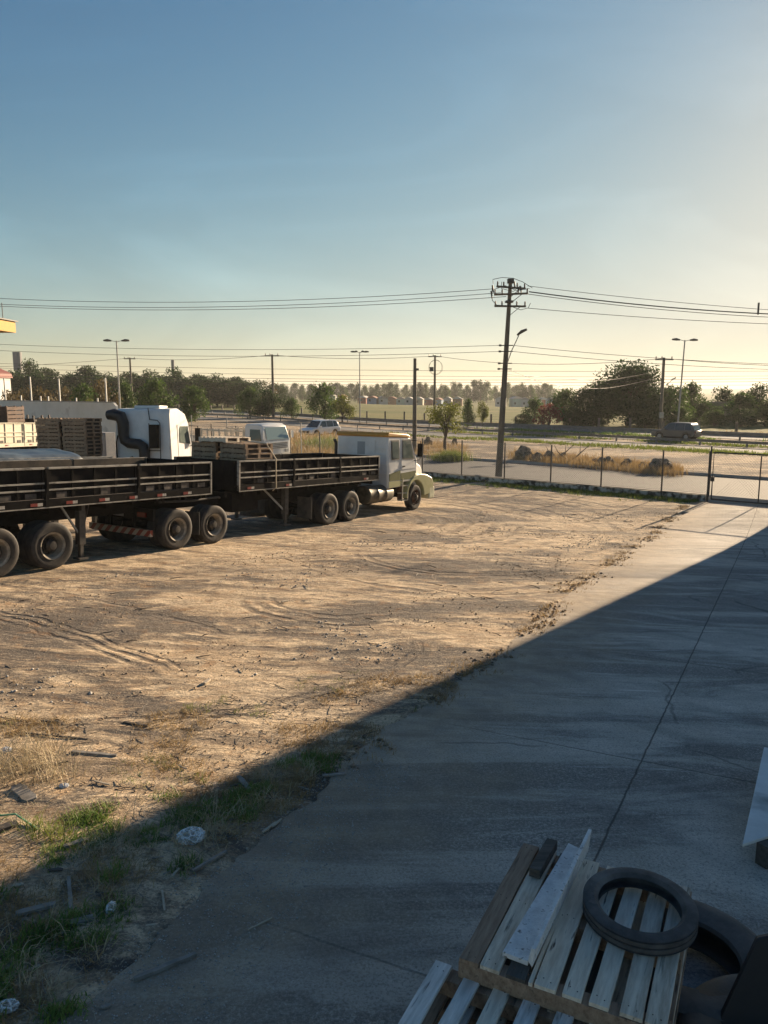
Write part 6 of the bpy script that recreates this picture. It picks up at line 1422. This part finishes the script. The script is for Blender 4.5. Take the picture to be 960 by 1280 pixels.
# wood scraps lying about, each its own thing
def scrap(px_, py_, px2, py2, wd_, th, m, label, z=.012):
    a, b_ = at(px_, py_), at(px2, py2); d = b_-a; L_ = d.length; d.normalize(); s = Vector((d.y, -d.x, 0)).normalized(); mb = MB(); n = 6; v = []
    for i in range(n+1):
        p = a+d*L_*i/n; ww = wd_/2*(1+.25*mn.noise(Vector((i*1.3, px_, 0))))*(1 if 0 < i < n else .75); zz = z+.006*mn.noise(Vector((i*.7, py_, 3)))
        for q, h in ((-ww, 0), (ww, 0), (ww*.9, th), (-ww*.9, th)): v.append(p+s*q+Vector((0, 0, zz+h)))
    mb.add(v, [(i*4+j, i*4+(j+1) % 4, (i+1)*4+(j+1) % 4, (i+1)*4+j) for i in range(n) for j in range(4)]+[(0, 1, 2, 3), (n*4+3, n*4+2, n*4+1, n*4)])
    return tag(mb.build('wood_scrap', m), label, 'wood scrap', 'wood scraps lying on the ground')
sgrey, sdark, spale = mat('scrap_grey', (.17, .155, .135), (.3, .28, .25), scale=9), mat('scrap_dark', (.04, .034, .028), (.09, .075, .06), scale=9), mat('scrap_pale', (.36, .30, .22), (.5, .43, .33), scale=9)
for r_ in ((168, 1228, 245, 1196, .035, .02, sgrey, 'long grey stick at the edge of the concrete near the bottom left'), (241, 1092, 283, 1067, .028, .018, sgrey, 'straight grey lath between the weeds and the concrete'), (298, 973, 312, 990, .05, .02, sgrey, 'short broad grey board in the shaded weeds'), (203, 1116, 206, 1142, .016, .012, spale, 'short pale stick pointing at the camera on the gravel'), (403, 972, 432, 969, .03, .015, sgrey, 'grey board end at the concrete edge in shade'), (90, 942, 146, 947, .04, .02, sgrey, 'brown-grey lath lying in the sunlit dirt'), (-10, 1045, 22, 1034, .09, .04, sdark, 'thick dark timber end at the left edge'), (80, 1062, 108, 1052, .05, .02, sgrey, 'grey splintered board by the bright grass tuft'), (88, 1158, 118, 1150, .06, .02, sgrey, 'broad grey board half hidden in the grass'), (86, 1100, 89, 1140, .03, .02, sgrey, 'upright-lying grey stick in the grass'), (20, 1146, 70, 1133, .05, .02, sgrey, 'rotten plank buried in the left grass'), (340, 1036, 352, 1026, .02, .012, spale, 'pale splinter at the end of the weeds'), (328, 1043, 345, 1030, .02, .012, spale, 'second pale splinter beside the weeds'), (30, 918, 110, 926, .02, .012, sdark, 'thin dark stick in the sunlit dirt at left'), (52, 903, 74, 904, .04, .015, sdark, 'dark chip lying alone in the sunlit dirt'), (255, 856, 262, 851, .05, .02, spale, 'bright wood chip in the middle of the dirt'), (155, 905, 185, 910, .04, .02, sdark, 'bent dark stick near the left middle of the dirt'), (340, 1150, 310, 1165, .012, .008, spale, 'thin pale twig on the dark concrete'), (215, 1098, 224, 1088, .02, .01, spale, 'curled pale peel beside the grey lath'), (100, 1158, 124, 1160, .012, .01, spale, 'whitish sliver on the broad grey board'), (360, 752, 352, 754, .06, .02, spale, 'pale chip far out in the dirt yard'), (20, 985, 40, 1003, .12, .02, sgrey, 'flat grey slab of bark at the left edge')):
    scrap(*r_)
litter_spots = [(r_, at(*r_)) for r_ in ((126, 1262), (182, 1160), (60, 1090), (150, 1075), (262, 1010), (330, 1000), (372, 985), (36, 1215), (105, 1205), (190, 1075), (15, 1110), (288, 985), (222, 958), (118, 978), (66, 958))]
side_w = ['small splinter of wood %s' % q for q in ('on the gravel at the bottom edge', 'between the two pale sticks and the gravel', 'in the left grass below the strap', 'beside the splintered board', 'just above the clear plastic bag', 'under the short broad board', 'at the tip of the shaded weeds', 'in the deep grass near the bottom left', 'where the grass meets the gravel', 'left of the clear plastic bag', 'at the left edge below the dark timber', 'on the shadow line near the weeds', 'in the sunlit dirt above the weeds', 'right of the white plastic scrap', 'beside the straw clump')]
for k_, ((px_, py_), p_) in enumerate(litter_spots):
    a_ = random.uniform(-9, 9); scrap(px_, py_, px_+random.uniform(9, 20), py_+a_*.6, random.uniform(.012, .03), .009, (sgrey, spale, sdark)[k_ % 3], side_w[k_])
rg2 = random.Random(9)
def twigs(name, poly, n, lmin, lmax, r, m, seed):
    rg = random.Random(seed); mb = MB()
    for (x, y, z, _) in sample(poly, n):
        a = rg.uniform(0, PI); L_ = rg.uniform(lmin, lmax); p = Vector((x, y, z+.008)); q = p+Vector((math.cos(a)*L_, math.sin(a)*L_, rg.uniform(0, .03))); q.z = G(q.x, q.y)+rg.uniform(.006, .03); mid = (p+q)/2+Vector((rg.uniform(-.1, .1)*L_, rg.uniform(-.1, .1)*L_, .008)); mb.tube([p, mid, q], [r, r*.9, r*.5], 4, caps=False)
    tag(mb.build(name, m), kind='stuff')
twigs('twig_litter', zoneG, 260, .06, .3, .0028, sgrey, 1); twigs('twig_litter', zoneD, 160, .05, .25, .004, sdark, 2); twigs('twig_litter', zoneF, 170, .06, .35, .007, sdark, 3); twigs('twig_litter', zoneS, 60, .02, .09, .002, spale, 4)
# clear plastic: a crumpled bag, a bottle end
film = bpy.data.materials.new('clear_plastic'); film.use_nodes = True; fn_ = film.node_tree.nodes; fl = film.node_tree.links; fb = fn_['Principled BSDF']
fb.inputs['Roughness'].default_value = .18; fb.inputs['Base Color'].default_value = (.88, .9, .9, 1); fb.inputs['Specular IOR Level'].default_value = 1.0
tr_ = fn_.new('ShaderNodeBsdfTransparent'); mx_ = fn_.new('ShaderNodeMixShader'); ftc = fn_.new('ShaderNodeTexCoord')
fv = fn_.new('ShaderNodeTexVoronoi'); fv.feature = 'DISTANCE_TO_EDGE'; fv.inputs['Scale'].default_value = 17; fl.new(ftc.outputs['Object'], fv.inputs['Vector'])
mr_ = fn_.new('ShaderNodeMapRange'); mr_.inputs[1].default_value = 0.0; mr_.inputs[2].default_value = .16; mr_.inputs[3].default_value = .95; mr_.inputs[4].default_value = .10
fl.new(fv.outputs['Distance'], mr_.inputs[0]); lw_ = fn_.new('ShaderNodeLayerWeight'); lw_.inputs[0].default_value = .35; fm = fn_.new('ShaderNodeMath'); fm.operation = 'MAXIMUM'
fl.new(mr_.outputs[0], fm.inputs[0]); fl.new(lw_.outputs['Facing'], fm.inputs[1]); fl.new(fm.outputs[0], mx_.inputs[0]); fl.new(tr_.outputs[0], mx_.inputs[1]); fl.new(fb.outputs[0], mx_.inputs[2]); fl.new(mx_.outputs[0], fn_['Material Output'].inputs[0])
def crumple(px_, py_, sx_, sy_, sz_, seed, name, label, cat, m=film):
    p = at(px_, py_); bm = bmesh.new(); bmesh.ops.create_icosphere(bm, subdivisions=5, radius=1)
    for v in bm.verts:
        n1 = abs(mn.noise(v.co*2.4+Vector((seed, 0, 0)))); n2 = abs(mn.noise(v.co*6+Vector((0, seed, 0)))); k = 1-.45*n1-.18*n2
        v.co = Vector((v.co.x*sx_*k, v.co.y*sy_*k, (v.co.z*k+.75)*sz_))
    me = bpy.data.meshes.new(name); bm.to_mesh(me); bm.free(); me.materials.append(m); o = bpy.data.objects.new(name, me); C.objects.link(o); o.location = p; me.polygons.foreach_set('use_smooth', [True]*len(me.polygons)); me.set_sharp_from_angle(angle=R(20)); tag(o, label, cat)
crumple(239, 1050, .125, .115, .05, 3, 'plastic_bag', 'clear crumpled plastic bag lying in the shaded weeds', 'plastic bag')
crumple(139, 1140, .035, .06, .04, 8, 'plastic_wrapper', 'small shiny clear wrapper beside the gravel', 'wrapper')
crumple(10, 1262, .07, .05, .03, 12, 'plastic_wrapper', 'whitish wrapper in the very bottom left corner', 'wrapper')
crumple(80, 984, .05, .04, .02, 15, 'plastic_wrapper', 'white scrap of plastic in the sunlit weeds', 'wrapper', mat('white_plastic', (.6, .62, .64)))
crumple(8, 940, .06, .05, .03, 19, 'plastic_wrapper', 'bluish-white wrapper at the left edge in sunlight', 'wrapper', mat('white_plastic', (.6, .62, .64)))
a, b_, c_ = at(-20, 1028), at(20, 1026), at(48, 1040); mb = MB(); mb.tube([a+Vector((0, 0, .05)), b_+Vector((0, 0, .06)), c_+Vector((0, 0, .02))], .008, 6); tag(mb.build('green_strap', mat('green_plastic', (.05, .25, .12), (.2, .4, .25), scale=30)), 'thin green plastic strap curling into the bright grass tuft', 'strap')
